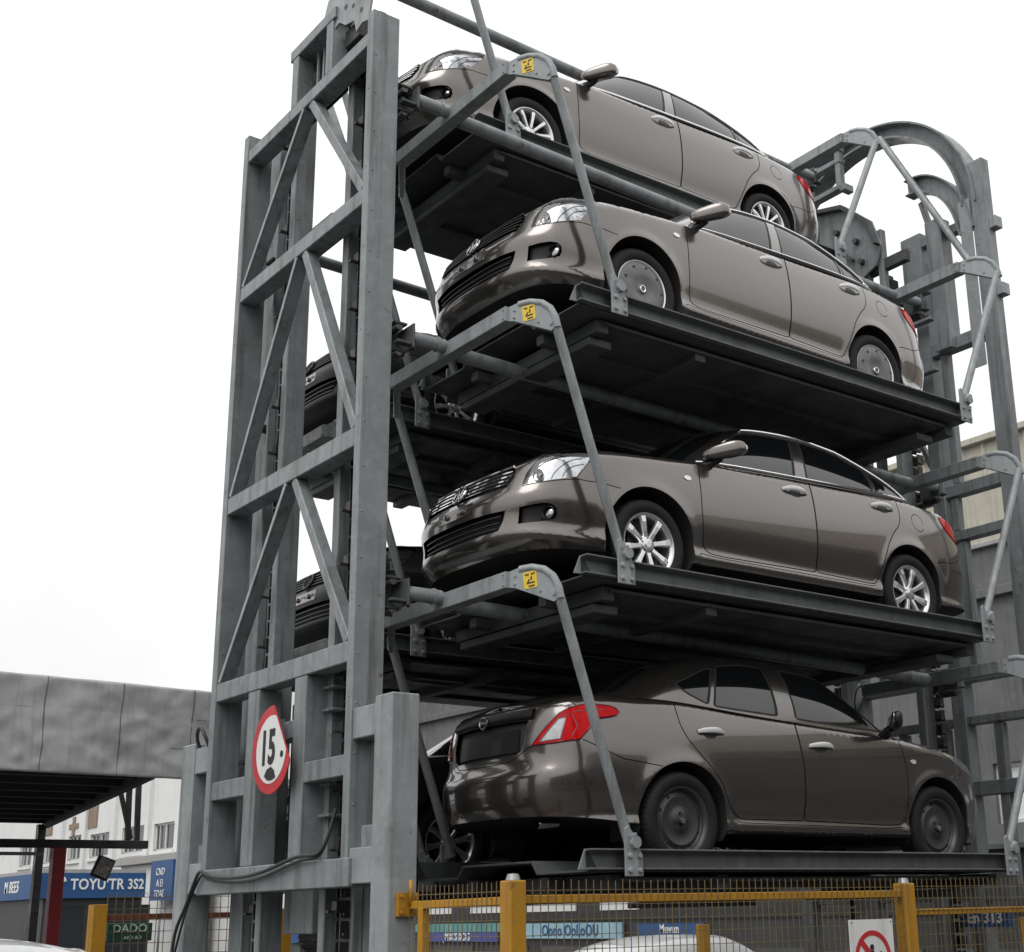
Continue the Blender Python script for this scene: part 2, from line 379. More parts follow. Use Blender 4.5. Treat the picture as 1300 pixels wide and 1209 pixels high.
CAR_B = dict(wb=2.60, rw=.315, arch=(.375, .37), track=.73,
    plan=[(-.82, 0), (-.81, .30), (-.75, .54), (-.60, .72), (-.36, .81), (0, .838), (.7, .845), (1.4, .845), (2.1, .845), (2.6, .84), (3.0, .81), (3.34, .755), (3.555, .60), (3.66, .30), (3.68, 0)],
    dS=[(.17, .07), (.235, .036), (.285, .016), (.325, .026), (.40, .024), (.46, .011), (.52, .003), (.62, 0), (.75, .007), (.85, .020), (.91, .031), (1.0, .053), (1.15, .10)],
    dF=[(.17, .14), (.24, .07), (.32, .03), (.42, .008), (.52, .0), (.6, .012), (.7, .05), (.80, .10), (.9, .20), (1.1, .45)],
    dR=[(.17, .17), (.27, .09), (.35, .04), (.44, .008), (.53, .0), (.60, .006), (.655, .035), (.70, .052), (.80, .062), (.9, .078), (1.0, .11), (1.1, .17)],
    ztop=[(-.83, .74), (-.76, .775), (-.6, .83), (-.3, .90), (0, .945), (.4, .985), (.8, 1.005), (1.4, 1.035), (2.1, 1.075), (2.6, 1.11), (2.95, 1.115), (3.35, 1.10), (3.68, 1.065)],
    zbot=[(-.83, .20), (-.5, .21), (0, .22), (.45, .235), (1.3, .24), (2.1, .24), (2.6, .24), (3.0, .29), (3.68, .34)],
    roll=[(-.85, .07), (-.5, .085), (.2, .075), (.6, .05), (2.5, .05), (2.9, .08), (3.7, .05)],
    belt=[(.06, 0), (.11, .32), (.26, .61), (.53, .742), (1.05, .77), (1.55, .776), (2.05, .772), (2.52, .74), (2.86, .63), (3.02, .34), (3.05, 0)],
    roof=[(.92, 0, 1.495), (.95, .28, 1.488), (1.02, .47, 1.462), (1.15, .55, 1.475), (1.42, .578, 1.488), (1.70, .588, 1.49), (1.98, .582, 1.478), (2.24, .565, 1.440), (2.44, .50, 1.405), (2.55, .28, 1.415), (2.58, 0, 1.42)],
    crown=.05, bulge=.022, rcrown=.045)
# ------------------------------------------------------------------ car builder
def dense(poly, step, closed=True):
    out = []; n = len(poly)
    for i in range(n if closed else n - 1):
        a = np.array(poly[i], float); b = np.array(poly[(i + 1) % n], float)
        k = max(1, int(np.linalg.norm(b - a) / step))
        for j in range(k): out.append(tuple(a + (b - a) * j / k))
    if not closed: out.append(tuple(poly[-1]))
    return out
def rounded(poly, r, k=4, closed=True):
    """round every corner of a 2-D polygon with radius-like distance r"""
    out = []; n = len(poly)
    for i in range(n):
        p = np.array(poly[i], float)
        if not closed and i in (0, n - 1): out.append(tuple(p)); continue
        a = np.array(poly[i - 1], float); b = np.array(poly[(i + 1) % n], float)
        da, db = np.linalg.norm(a - p), np.linalg.norm(b - p)
        u = p + (a - p) / da * min(r, da * .45); v = p + (b - p) / db * min(r, db * .45)
        for j in range(k + 1):
            t = j / k; out.append(tuple((1 - t) ** 2 * u + 2 * t * (1 - t) * p + t * t * v))
    return out
def strip(line, hw):
    """polygon of a thin band along an open polyline"""
    L = np.array(line, float); d = np.gradient(L, axis=0); d /= np.linalg.norm(d, axis=1, keepdims=True) + 1e-12
    n = np.stack([-d[:, 1], d[:, 0]], 1) * hw
    return [tuple(q) for q in L + n] + [tuple(q) for q in (L - n)[::-1]]
def inpoly(P, poly):
    x, y = P[:, 0], P[:, 1]; c = np.zeros(len(P), bool); q = np.array(poly); j = len(q) - 1
    for i in range(len(q)):
        xi, yi = q[i]; xj, yj = q[j]
        if yi != yj:
            c ^= ((yi > y) != (yj > y)) & (x < (xj - xi) * (y - yi) / (yj - yi) + xi)
        j = i
    return c
def partition(outline, feats, step):
    """constrained triangulation of outline, split into groups by the feature polygons (first match wins)"""
    vs = []; faces = []
    def addloop(l):
        q = np.array(l); r = np.roll(q, -1, 0)
        if (q[:, 0] * r[:, 1] - r[:, 0] * q[:, 1]).sum() < 0: l = l[::-1]
        k = len(vs); vs.extend(l); faces.append(list(range(k, len(vs))))
    addloop(outline)
    for g, p in feats: addloop(p)
    o = np.array(outline); lo, hi = o.min(0), o.max(0)
    gx = np.arange(lo[0] + step / 2, hi[0], step); gy = np.arange(lo[1] + step / 2, hi[1], step)
    G = np.stack(np.meshgrid(gx, gy, indexing='ij'), -1).reshape(-1, 2); G[:, 1] += (np.arange(len(G)) // len(gy) % 2) * step * .3
    G = G[inpoly(G, outline)]
    allb = np.array(vs); keep = np.ones(len(G), bool)
    for i in range(0, len(G), 2000):
        d = np.abs(G[i:i + 2000, None, :] - allb[None]).max(-1).min(1); keep[i:i + 2000] = d > step * .35
    vs.extend(map(tuple, G[keep]))
    ov, oe, of, _, _, ofc = delaunay_2d_cdt([Vector(p) for p in vs], [], faces, 0, 1e-6, True)
    groups = {}
    for f, src in zip(of, ofc):
        src = set(src)
        if 0 not in src: continue
        g = 'body'
        for i, (name, p) in enumerate(feats):
            if i + 1 in src: g = name; break
        if g is None: continue
        groups.setdefault(g, []).append(tuple(f))
    return np.array([tuple(v) for v in ov]), groups

class Skin:
    """collects lifted pieces of a car surface with exact normals"""
    def __init__(s): s.v = []; s.n = []; s.f = []; s.mi = []
    def piece(s, uv, tris, fn, nfn, off=0., skirt=0., sides=(1,), mi=0, smi=None):
        idx = sorted({i for t in tris for i in t}); mp = {i: k for k, i in enumerate(idx)}
        a, b = uv[idx, 0], uv[idx, 1]; P = fn(a, b); N = nfn(a, b)
        ce = P[:, 1] < .03; N[ce, 1] *= 0; P[P[:, 1] < .004, 1] = 0; N /= np.linalg.norm(N, axis=1, keepdims=True) + 1e-12; Q = P + N * off
        T = [tuple(mp[i] for i in t) for t in tris]
        t0 = np.array(T); g = np.cross(Q[t0[:, 1]] - Q[t0[:, 0]], Q[t0[:, 2]] - Q[t0[:, 0]])
        flip = (g * N[t0].mean(1)).sum() < 0
        if flip: T = [t[::-1] for t in T]
        ed = {}
        for t in T:
            for i in range(3):
                e = (t[i], t[(i + 1) % 3]); ed[e] = 1
        cen = np.abs(Q[:, 1]) < .012
        bd = [e for e in ed if (e[1], e[0]) not in ed and not (cen[e[0]] and cen[e[1]])] if skirt else []
        for sd in sides:
            k = len(s.v); m = np.array([1, sd, 1])
            s.v += list(map(tuple, Q * m)); s.n += list(map(tuple, N * m))
            for t in T:
                t = t if sd > 0 else t[::-1]
                s.f.append(([i + k for i in t], [i + k for i in t])); s.mi.append(mi)
            for i, j in bd:
                A, B = Q[i], Q[j]; A2, B2 = A - N[i] * skirt, B - N[j] * skirt
                fn_ = np.cross(B - A, N[i]); fn_ = -fn_ / (np.linalg.norm(fn_) + 1e-12)
                fn_ = np.cross(B - A, -N[i]); l = np.linalg.norm(fn_); fn_ = (fn_ / l if l > 1e-9 else N[i])
                kk = len(s.v); s.v += [tuple(p * m) for p in (B, A, A2, B2)]; s.n += [tuple(-fn_ * m)] * 4
                q = [kk, kk + 1, kk + 2, kk + 3]; q = q if sd > 0 else q[::-1]
                s.f.append((q, q)); s.mi.append(mi if smi is None else smi)
    def grid(s, P, mi=0, flipn=False):
        """P: (n, m, 3) patch with its own smooth normals"""
        n, m = P.shape[:2]; du = np.gradient(P, axis=0); dv = np.gradient(P, axis=1); N = np.cross(du, dv)
        l = np.linalg.norm(N, axis=-1, keepdims=True); N = N / np.maximum(l, 1e-12); N[l[..., 0] < 1e-9] = (0, 0, 1)
        if flipn: N = -N
        k = len(s.v); s.v += list(map(tuple, P.reshape(-1, 3))); s.n += list(map(tuple, N.reshape(-1, 3)))
        for i in range(n - 1):
            for j in range(m - 1):
                q = [k + i * m + j, k + (i + 1) * m + j, k + (i + 1) * m + j + 1, k + i * m + j + 1]
                if flipn: q = q[::-1]
                s.f.append((q, q)); s.mi.append(mi)
    def build(s, name, mats, parent):
        me = bpy.data.meshes.new(name); me.from_pydata(s.v, [], [f for f, _ in s.f])
        for m in (mats if isinstance(mats, (list, tuple)) else [mats]): me.materials.append(m)
        me.polygons.foreach_set('use_smooth', [True] * len(me.polygons)); me.polygons.foreach_set('material_index', s.mi)
        ln = []
        for p in me.polygons:
            for vi in p.vertices: ln.append(s.n[vi])
        me.normals_split_custom_set(ln); me.update()
        return link(name, me, parent)

def tread_wheel(kind, R=.315):
    """tyre and wheel about the y axis, outer face towards -y"""
    W = .098; T = MB(); hs = .215
    prof = [(hs, .07), (hs + .012, .082), (R - .055, W), (R - .022, W - .008), (R - .006, W - .022), (R, W - .05), (R, -(W - .05)), (R - .006, -(W - .022)), (R - .022, -(W - .008)), (R - .055, -W), (hs + .012, -.082), (hs, -.07)]
    T.lathe(prof, (0, 0, 0), (0, 1, 0), 56)
    for yy in (-.034, 0, .034):                        # tread grooves
        T.lathe([(R + .0008, yy - .004), (R + .0008, yy + .004)], (0, 0, 0), (0, 1, 0), 56, mi=1)
    for k in range(56):                                # shoulder lugs
        a = 2 * math.pi * k / 56; c, s_ = math.cos(a), math.sin(a)
        for sg in (-1, 1):
            p = Vector((c * (R - .012), sg * (W - .018), s_ * (R - .012))); q = Vector((c * (R + .0012), sg * .048, s_ * (R + .0012)))
            T.beam(p, q, .010, .006, up=(c, 0, s_), mi=1)
    B = MB(); F = MB(); D = MB()
    # barrel and lip
    B.lathe([(hs, .075), (hs - .02, .06), (hs - .025, -.05), (hs - .012, -.070), (hs - .004, -.078), (hs + .006, -.080), (hs + .006, -.073)], (0, 0, 0), (0, 1, 0), 56)
    if kind in ('spoke8', 'spoke10'):
        ns = 8 if kind == 'spoke8' else 10
        D.lathe([(0, -.012), (.135, -.012), (.14, -.002), (.14, .01)], (0, 0, 0), (0, 1, 0), 40)
        D.lathe([(hs - .026, .03), (.02, .035)], (0, 0, 0), (0, 1, 0), 32)
        F.lathe([(0, -.066), (.03, -.066), (.055, -.062), (.066, -.05), (.066, -.02)], (0, 0, 0), (0, 1, 0), 32)
        F.lathe([(0, -.074), (.024, -.074), (.028, -.066)], (0, 0, 0), (0, 1, 0), 24)
        for k in range(ns):
            a = 2 * math.pi * (k + .25) / ns; u = Vector((math.cos(a), 0, math.sin(a))); t = Vector((-math.sin(a), 0, math.cos(a))); Y = Vector((0, 1, 0))
            w0, w1 = (.021, .030) if ns == 8 else (.015, .021)
            st = [(.045, -.060, w0), (.10, -.068, w0 * .95), (.16, -.074, (w0 + w1) / 2), (hs - .014, -.072, w1)]
            vs = []
            for r, y, ww in st:
                for (e, dy) in ((-1, .016), (-.72, 0), (.72, 0), (1, .016), (.8, .04), (-.8, .04)): vs.append(u * r + t * (ww * e) + Y * (y + dy))
            fs = []
            for i in range(3):
                for j in range(6): fs.append((i * 6 + j, i * 6 + (j + 1) % 6, (i + 1) * 6 + (j + 1) % 6, (i + 1) * 6 + j))
            F.add(vs, fs, False)
        for k in range(5):
            a = 2 * math.pi * k / 5 + .3
            D.lathe([(0, -.064), (.009, -.064), (.009, -.05)], (math.cos(a) * .046, 0, math.sin(a) * .046), (0, 1, 0), 8)
    elif kind == 'cover':
        F.lathe([(0, -.088), (.026, -.088), (.034, -.080), (.05, -.078), (.09, -.094), (.15, -.098), (.178, -.092), (.198, -.084), (hs - .002, -.076)], (0, 0, 0), (0, 1, 0), 56)
        F.tube([(math.cos(a) * .022, -.090, math.sin(a) * .026) for a in np.linspace(0, 2 * math.pi, 20, endpoint=False)], .004, 6, closed=True, mi=1)
        for k in range(9):
            a = 2 * math.pi * k / 9; u = Vector((math.cos(a), 0, math.sin(a))); t = Vector((-math.sin(a), 0, math.cos(a)))
            D.lathe([(0, -.0985), (.011, -.0985), (.0125, -.085)], u * .168, (0, 1, 0), 10)
    else:                                              # plain pressed steel wheel
        F.lathe([(0, -.082), (.022, -.082), (.026, -.074), (.03, -.058), (.062, -.056), (.075, -.046), (.10, -.040), (.135, -.050), (.155, -.055), (.165, -.046), (.182, -.040), (.198, -.056), (hs - .008, -.068)], (0, 0, 0), (0, 1, 0), 56)
        F.lathe([(0, -.0845), (.018, -.0845), (.019, -.08)], (0, 0, 0), (0, 1, 0), 20, mi=1)
        for k in range(4):
            a = 2 * math.pi * k / 4 + .5; D.lathe([(0, -.066), (.010, -.066), (.010, -.052)], (math.cos(a) * .05, 0, math.sin(a) * .05), (0, 1, 0), 8)
        for k in range(10):
            a = 2 * math.pi * k / 10; D.lathe([(0, -.0475), (.011, -.0475), (.0115, -.03)], (math.cos(a) * .172, 0, math.sin(a) * .172), (0, 1, 0), 8)
    return T, B, F, D

def superell(c, r, e=2.6, n=26, shear=(0, 0), taper=0.):
    """rounded box-like shell"""
    vs = []; fs = []; m = n // 2
    f = lambda v: math.copysign(abs(v) ** (2 / e), v)
    for i in range(m + 1):
        ph = -math.pi / 2 + math.pi * i / m
        for k in range(n):
            th = 2 * math.pi * k / n
            x, y, z = f(math.cos(ph)) * f(math.cos(th)), f(math.cos(ph)) * f(math.sin(th)), f(math.sin(ph))
            z *= 1 + taper * y
            vs.append((c[0] + r[0] * x + shear[0] * y * r[0], c[1] + r[1] * y, c[2] + r[2] * z + shear[1] * y * r[2]))
    for i in range(m):
        for k in range(n): fs.append((i * n + k, i * n + (k + 1) % n, (i + 1) * n + (k + 1) % n, (i + 1) * n + k))
    return vs, fs

def make_car(P, F, paint, wheel, root):
    """P: shape, F: feature table in (s, z) / (t, w); every part ends up under root (front towards -x)"""
    sh = CarShape(P); tn = lambda a, b: sh.normal(sh.tub, a, b); KT = .30
    gfn = lambda a, b: sh.gh(a / KT, b / .42)
    gn = lambda a, b: sh.normal(sh.gh, a / KT, b / .42)
    sx = sh.s_x; X = lambda pts: [(float(sx(x)), z) for x, z in pts]
    ss = np.linspace(0, sh.L, 160)
    outline = dense([(float(a), float(sh.bot(a))) for a in ss] + [(float(a), float(sh.top(a))) for a in ss[::-1]], .03)
    ar = []
    for xc, ra in ((0, P['arch'][0]), (P['wb'], P['arch'][1])):
        c = float(sx(xc)); h = P['rw'] + .005
        a0 = math.asin(max(-1, (.19 - h) / ra))
        ar.append([(c + ra * math.cos(a), h + ra * math.sin(a)) for a in np.linspace(a0, math.pi - a0, 36)])
    D = lambda p: dense(p, .022)
    feats = [(None, a) for a in ar]
    for line in F['seams']: feats.append(('seam', strip(dense(line, .02, False), .0032)))
    for nme, p in F['doors']:
        l = dense(rounded(p, .035), .02); l = l + l[:1]; h = len(l) // 2
        feats += [('seam', strip(l[:h + 1], .0042)), ('seam', strip(l[h:], .0042))]
    for g, p in F['tub']: feats.append((g, D(p)))
    for nme, p in F['doors']: feats.append((nme, D(rounded(p, .035))))
    uv, G = partition(outline, feats, .034)
    body = Skin()
    both = (1, -1)
    body.piece(uv, G['body'], sh.tub, tn, skirt=.012, sides=both, smi=1)
    if 'seam' in G: body.piece(uv, G['seam'], sh.tub, tn, off=-.007, sides=both, mi=1)
    # wheel housings
    for (xc, ra), a in zip(((0, P['arch'][0]), (P['wb'], P['arch'][1])), ar):
        q = np.array(a); P3 = sh.tub(q[:, 0], q[:, 1])
        for sd in both:
            A = P3 * np.array([1, sd, 1]); B = A.copy(); B[:, 1] = sd * (P3[:, 1] - .30)
            body.grid(np.stack([A, B], 1), mi=1, flipn=sd < 0)
            c = np.array([xc, sd * .50, P['rw']]); body.grid(np.stack([B, np.repeat(c[None], len(B), 0)], 1), mi=1, flipn=sd < 0)
    # caps: bonnet, boot lid, floor
    def cap(S, zf, crown, mi=0, dz=0., flip=False):
        E = sh.tub(S, zf(S)); k = np.linspace(-1, 1, 25); out = np.zeros((len(S), 25, 3))
        if flip:
            for xc, ra in ((0, P['arch'][0]), (P['wb'], P['arch'][1])): E[:, 1] = np.where(np.abs(E[:, 0] - xc) < ra + .02, np.minimum(E[:, 1], .58), E[:, 1])
        out[..., 0] = E[:, None, 0]; out[..., 1] = E[:, None, 1] * k; out[..., 2] = E[:, None, 2] + dz + crown(E[:, 0])[:, None] * (1 - k[None] ** 2)
        body.grid(out, mi=mi, flipn=flip)
    sp = np.linspace(.02, float(sx(.80)), 70)
    smst = lambda x, a, b: (lambda t: t * t * (3 - 2 * t))(np.clip((x - a) / (b - a), 0, 1))
    x0 = float(P['plan'][0][0]); x1 = float(P['plan'][-1][0])
    cap(sp, sh.top, lambda x: P['crown'] * smst(x, x0 + .05, x0 + .75))
    cap(np.linspace(float(sx(x1 - 1.05)), sh.L - .02, 60), sh.top, lambda x: P['crown'] * (1 - smst(x, x1 - .55, x1 - .08)) + .012 * (1 - smst(x, x1 - .1, x1)))
    cap(np.linspace(.02, sh.L - .02, 240), lambda S: sh.bot(S) + .004, lambda x: 0 * x, mi=1, flip=True)
    # greenhouse
    gf = []
    for g, p in F['glass']: gf.append((g, dense(rounded([(t * KT, w_ * .42) for t, w_ in p], .02 if 'side' in g else .03, 3), .03)))
    tt = np.linspace(0, sh.nt, 120)
    go = dense([(float(t) * KT, 0.) for t in tt] + [(float(t) * KT, .42) for t in tt[::-1]], .03)
    for g, p in F['glass']:
        if g.startswith('side_window'):
            l = dense(rounded([(t * KT, w_ * .42) for t, w_ in p], .02, 3), .03); l = l + l[:1]; h = len(l) // 2
            gf = [('seam', strip(l[:h + 1], .0075)), ('seam', strip(l[h:], .0075))] + gf
    for line in F.get('gseams', []): gf.append(('seam', strip(dense([(t * KT, w_ * .42) for t, w_ in line], .02, False), .003)))
    guv, GG = partition(go, gf, .032)
    body.piece(guv, GG['body'], gfn, gn, skirt=.014, sides=both, smi=1)
    if 'seam' in GG: body.piece(guv, GG['seam'], gfn, gn, off=-.005, sides=both, mi=1)
    if 'side_trim' in GG: body.piece(guv, GG['side_trim'], gfn, gn, off=-.003, sides=both, mi=0)
    E = sh.gh(tt, np.ones_like(tt)); k = np.linspace(-1, 1, 25); R = np.zeros((len(tt), 25, 3))
    R[..., 0] = E[:, None, 0]; R[..., 1] = E[:, None, 1] * k
    R[..., 2] = E[:, None, 2] + (P['rcrown'] * np.minimum(1, E[:, 1] / .5))[:, None] * (1 - k[None] ** 2)
    body.grid(R)
    body.build('body', [paint, M['under'], M['black']], root)
    # glass
    for g in ('windshield', 'rear_window'):
        q = Skin(); q.piece(guv, GG[g], gfn, gn, off=-.004, skirt=.01, sides=both); q.build(g, M['glass'], root)
    for g in [g for g in GG if g.startswith('side_window')]:
        for sd in both:
            q = Skin(); q.piece(guv, GG[g], gfn, gn, off=-.006, skirt=.008, sides=(sd,)); q.build('side_window', M['glass'], root)
    # doors with handles
    doors = {}
    for nme, p in F['doors']:
        for sd in both:
            q = Skin(); q.piece(uv, G[nme], sh.tub, tn, skirt=.014, sides=(sd,), smi=1)
            d = q.build(nme, [paint, M['black']], root); doors[nme, sd] = d
            xa, xb, z = F['handles'][nme]
            hm = MB(); xs = np.linspace(xa, xb, 9); sS = sx(xs); b0 = sh.tub(sS, np.full(9, z)); nn = tn(sS, np.full(9, z))
            outp = np.array([.004, .022, .032, .036, .037, .036, .033, .026, .006])
            pts = b0 + nn * outp[:, None]; pts[:, 2] += np.array([0, .004, .006, .007, .007, .006, .004, .002, 0]); pts[:, 1] *= sd
            n_ = len(pts); hh = [.012, .016, .0185, .0195, .0195, .019, .018, .016, .012]; dd_ = [.004, .006, .007, .0075, .0075, .0075, .007, .006, .004]; ring = []
            for i_ in range(n_):
                nv = nn[i_] * [1, sd, 1]
                for a_ in np.linspace(0, 2 * math.pi, 12, endpoint=False): ring.append(tuple(pts[i_] + nv * (math.cos(a_) * dd_[i_]) + np.array([0, 0, math.copysign(abs(math.sin(a_)) ** .6, math.sin(a_)) * hh[i_]])))
            hm.add(ring, [(i_ * 12 + k_, i_ * 12 + (k_ + 1) % 12, (i_ + 1) * 12 + (k_ + 1) % 12, (i_ + 1) * 12 + k_) for i_ in range(n_ - 1) for k_ in range(12)] + [tuple(range(12)), tuple(range((n_ - 1) * 12, n_ * 12))], True)
            hm.build('handle', M['silver'], d)
            rm = MB(); a = np.linspace(0, 2 * math.pi, 25)[:-1]; cx_ = (xa + xb) / 2 + .01; rx, rz = (xb - xa) * .25, .030
            px_ = cx_ + rx * np.cos(a); pz_ = z - .012 + rz * np.sin(a); s0 = sx(px_); bb = sh.tub(s0, pz_) + tn(s0, pz_) * .0016; bb[:, 1] *= sd
            cc = sh.tub(sx(np.array([cx_])), np.array([z - .003])) + tn(sx(np.array([cx_])), np.array([z])) * .0024; cc[:, 1] *= sd
            vs = [tuple(v) for v in bb] + [tuple(cc[0])]; rm.add(vs, [(i, (i + 1) % 24, 24) for i in range(24)], True)
            rm.build('handle_recess_shade', M['black'], d)  # flat black patch: shade of the hollow painted onto the door panel
    # chrome waist strips and window surround
    def along(pts, name, r, m, off=.005, both_=True, fn=None, nfn=None):
        fn = fn or (lambda a, b: sh.gh(a, b)); nfn = nfn or (lambda a, b: sh.normal(sh.gh, a, b))
        q = np.array(dense(pts, .12, False)); B = fn(q[:, 0], q[:, 1]) + nfn(q[:, 0], q[:, 1]) * off
        for sd in both if both_ else (1,):
            mb = MB(); mb.tube([(x, y * sd, z) for x, y, z in B], r, 8); mb.build(name, m, root)
    for pts, name, r, mm in F['trim']: along(pts, name, r, M[mm])
    # lamps, grille and other inset pieces
    for g, name, mm, off, skirt in F['inset']:
        if g not in G: continue
        if name in ('headlight', 'tail_lamp', 'fog_lamp', 'indicator', 'reflector'):
            for sd in both:
                q = Skin(); q.piece(uv, G[g], sh.tub, tn, off=off, skirt=skirt, sides=(sd,)); o = q.build(name, M[mm], root)
                doors[name, sd] = o
        else:
            q = Skin(); q.piece(uv, G[g], sh.tub, tn, off=off, skirt=skirt, sides=both); doors[name, 1] = q.build(name, M[mm], root)
    doors['uvG', 'headlight'] = (uv, G['headlight'])
    F['extra'](sh, tn, sx, root, doors, paint)
    # mirrors
    mx_, my, mz = F['mirror']
    for sd in both:
        v, f = superell((mx_, sd * my, mz), (.056, .122, .058), 2.8, 32, (1.5 * sd, -.30 * sd * -1), .20 * sd)
        mb = MB(); mb.add(v, f, True); o = mb.build('side_mirror', paint if not F.get('dark_mirror') else M['black'], root)
        g = MB(); vv, ff = superell((mx_ + .042, sd * my, mz), (.024, .106, .047), 2.8, 24, (3.6 * sd, .37 * sd), .20 * sd); g.add(vv, ff, True); g.build('mirror_glass', M['chromed'], o)
        g = MB(); zb = mz - .055
        g.tube([(mx_ - .06, sd * .735, zb - .035), (mx_ - .03, sd * .80, zb - .015), (mx_ - .005, sd * (my - .09), zb + .0), (mx_, sd * (my - .04), zb + .015)], [.042, .032, .028, .03], 10)
        g.build('mirror_stalk', M['black'], o)
    # wheels
    T, B, Fc, Dk = tread_wheel(wheel, P['rw'])
    wp = []
    for xw in (0, P['wb']):
        for sd in (-1, 1): wp.append((xw, sd * P['track'], P['rw'], 0 if sd < 0 else math.pi))
    fm = {'spoke8': [M['alloy']], 'spoke10': [M['alloy']], 'cover': [M['cover'], M['chrome']], 'steel': [M['steelrim'], M['chrome']]}[wheel]
    first = None
    for i, (a, b, c, rz) in enumerate(wp):
        if first is None:
            t = T.build('wheel', [M['rubber'], M['under']], root)
            B.build('rim', M['alloy'] if 'spoke' in wheel else M['steelrim'], t); Fc.build('wheel_disc' if 'spoke' not in wheel else 'spokes', fm, t, bevel=.003 if 'spoke' in wheel else 0); Dk.build('brake_disc' if 'spoke' in wheel else 'hub', M['grease'], t)
            first = t
        else:
            t = copy_tree(first, root)
        t.location = (a, b, c); t.rotation_euler = (0, R_(37 * i), 0) if rz == 0 else (0, R_(20 + 61 * i), rz)
    return sh

def y_line(sh, tn, sfun, pts, off):
    a = np.array([p[0] for p in pts]); b = np.array([p[1] for p in pts]); return sh.tub(a, b) + tn(a, b) * off

def extra_a(sh, tn, sx, root, parts, paint):
    # grille bars and emblem
    g = parts['grille', 1]
    for k, (z0, z1, ye) in enumerate([(.648, .652, .505), (.676, .682, .525), (.706, .712, .545), (.736, .744, .545)]):
        ys = np.linspace(0, ye, 12); zs = z0 + (z1 - z0) * (ys / ye) ** 1.6; B = y_line(sh, tn, None, list(zip(ys, zs)), .0)
        L = [(x, -y, z) for x, y, z in B[::-1]] + [(x, y, z) for x, y, z in B[1:]]
        m = MB(); 
        for i in range(len(L) - 1): m.beam(L[i], L[i + 1], .022, .0085, up=(.35, 0, 1))
        m.build('grille_bar', M['chrome'], g)
    for k in range(9):
        pass
    ys = np.linspace(0, .52, 16); zs = .777 + .018 * (ys / .52) ** 1.5
    B = y_line(sh, tn, None, list(zip(ys, zs)), .004)
    m = MB(); m.tube([(x, -y, z) for x, y, z in B[::-1]] + [(x, y, z) for x, y, z in B[1:]], .008, 8); m.build('grille_surround', M['chrome'], g)
    c = sh.tub(np.array([0.]), np.array([.685]))[0]; n = tn(np.array([1e-3]), np.array([.685]))[0]; n[1] = 0; n /= np.linalg.norm(n)
    up = np.array([-n[2], 0, n[0]]); up = up if up[2] > 0 else -up; sd = np.array([0, 1., 0]); o = c + n * .022
    m = MB(); m.tube([tuple(o + sd * math.cos(a) * .066 + up * math.sin(a) * .066) for a in np.linspace(0, 2 * math.pi, 28, endpoint=False)], .0105, 8, closed=True)
    for dx in (-.022, .022): m.tube([tuple(o + sd * (dx * 1.1) - up * .046), tuple(o + sd * dx * .7), tuple(o + sd * (dx * 1.1) + up * .046)], .006, 6)
    m.build('emblem', M['chromed'], root)
    # lower intake slats
    f = parts['intake', 1]
    for z in (.365, .40, .437):
        ys = np.linspace(0, .485 - (.47 - z) * .4, 10); B = y_line(sh, tn, None, [(y, z) for y in ys], -.022); m = MB()
        L = [(x, -y, z) for x, y, z in B[::-1]] + [(x, y, z) for x, y, z in B[1:]]
        for i in range(len(L) - 1): m.beam(L[i], L[i + 1], .02, .009)
        m.build('intake_slat', M['black'], f)
    # number plate holder with its screw holes
    m = MB(); B = y_line(sh, tn, None, [(y, z) for y in (0, .11, .21) for z in (.505, .585)], .006)
    P_ = {(i, j): B[i * 2 + j] for i in range(3) for j in range(2)}
    cols = [(-2, 0), (-1, 0), (0, 0), (1, 0), (2, 0)]; vs = []
    for a, _ in cols:
        for j in range(2):
            p = P_[abs(a), j].copy(); p[1] *= -1 if a < 0 else 1; vs.append(tuple(p))
    fs = [(2 * i, 2 * i + 2, 2 * i + 3, 2 * i + 1) for i in range(4)]; m.add(vs, fs, True)
    for y in (-.10, .09): m.lathe([(0, .02), (.018, .015), (.022, 0)], tuple(sh.tub(np.array([abs(y)]), np.array([.545]))[0] * [1, math.copysign(1, y), 1]), (-1, 0, 0), 10)
    m.build('plate_holder', M['paint2'], root)
    # headlights: projector bowl, reflector and clear cover
    for sd in (1, -1):
        hl = parts['headlight', sd]
        s, z, r = .765, .700, .040
        p = sh.tub(np.array([s]), np.array([z]))[0]; n = tn(np.array([s]), np.array([z]))[0]; ax = Vector((-.86, n[1] * .35 * sd, .12)).normalized()
        p = p + n * -.034; p[1] *= sd
        m = MB(); m.lathe([(r * .35, -.02), (r * .8, .0), (r, .02), (r * 1.06, .028), (r * 1.0, .034), (r * .9, .026)], tuple(p), ax, 24); m.build('reflector_bowl', M['chromed'], hl)
        m = MB(); m.lathe([(0, .026), (r * .45, .022), (r * .8, .008)], tuple(p), ax, 20); m.build('bulb_lens', M['amberd'], hl)
        for pts in ([(.70, .735), (.80, .800), (.95, .855), (1.13, .892)], [(.85, .675), (.875, .72), (.93, .77), (1.0, .815), (1.09, .845)], [(.93, .69), (.99, .76), (1.10, .80)]):
            q = nspline(np.arange(len(pts)), np.array(pts))(np.linspace(0, len(pts) - 1, 16)); B = y_line(sh, tn, None, [tuple(v) for v in q], -.028); B[:, 1] *= sd
            m = MB(); m.tube([tuple(v) for v in B], .004, 6); m.build('lamp_divider', M['chromed'], hl)
        cv = Skin(); cv.piece(*parts['uvG', 'headlight'], sh.tub, tn, off=.003, sides=(sd,)); cv.build('lamp_cover', M['cover_clear'], hl)
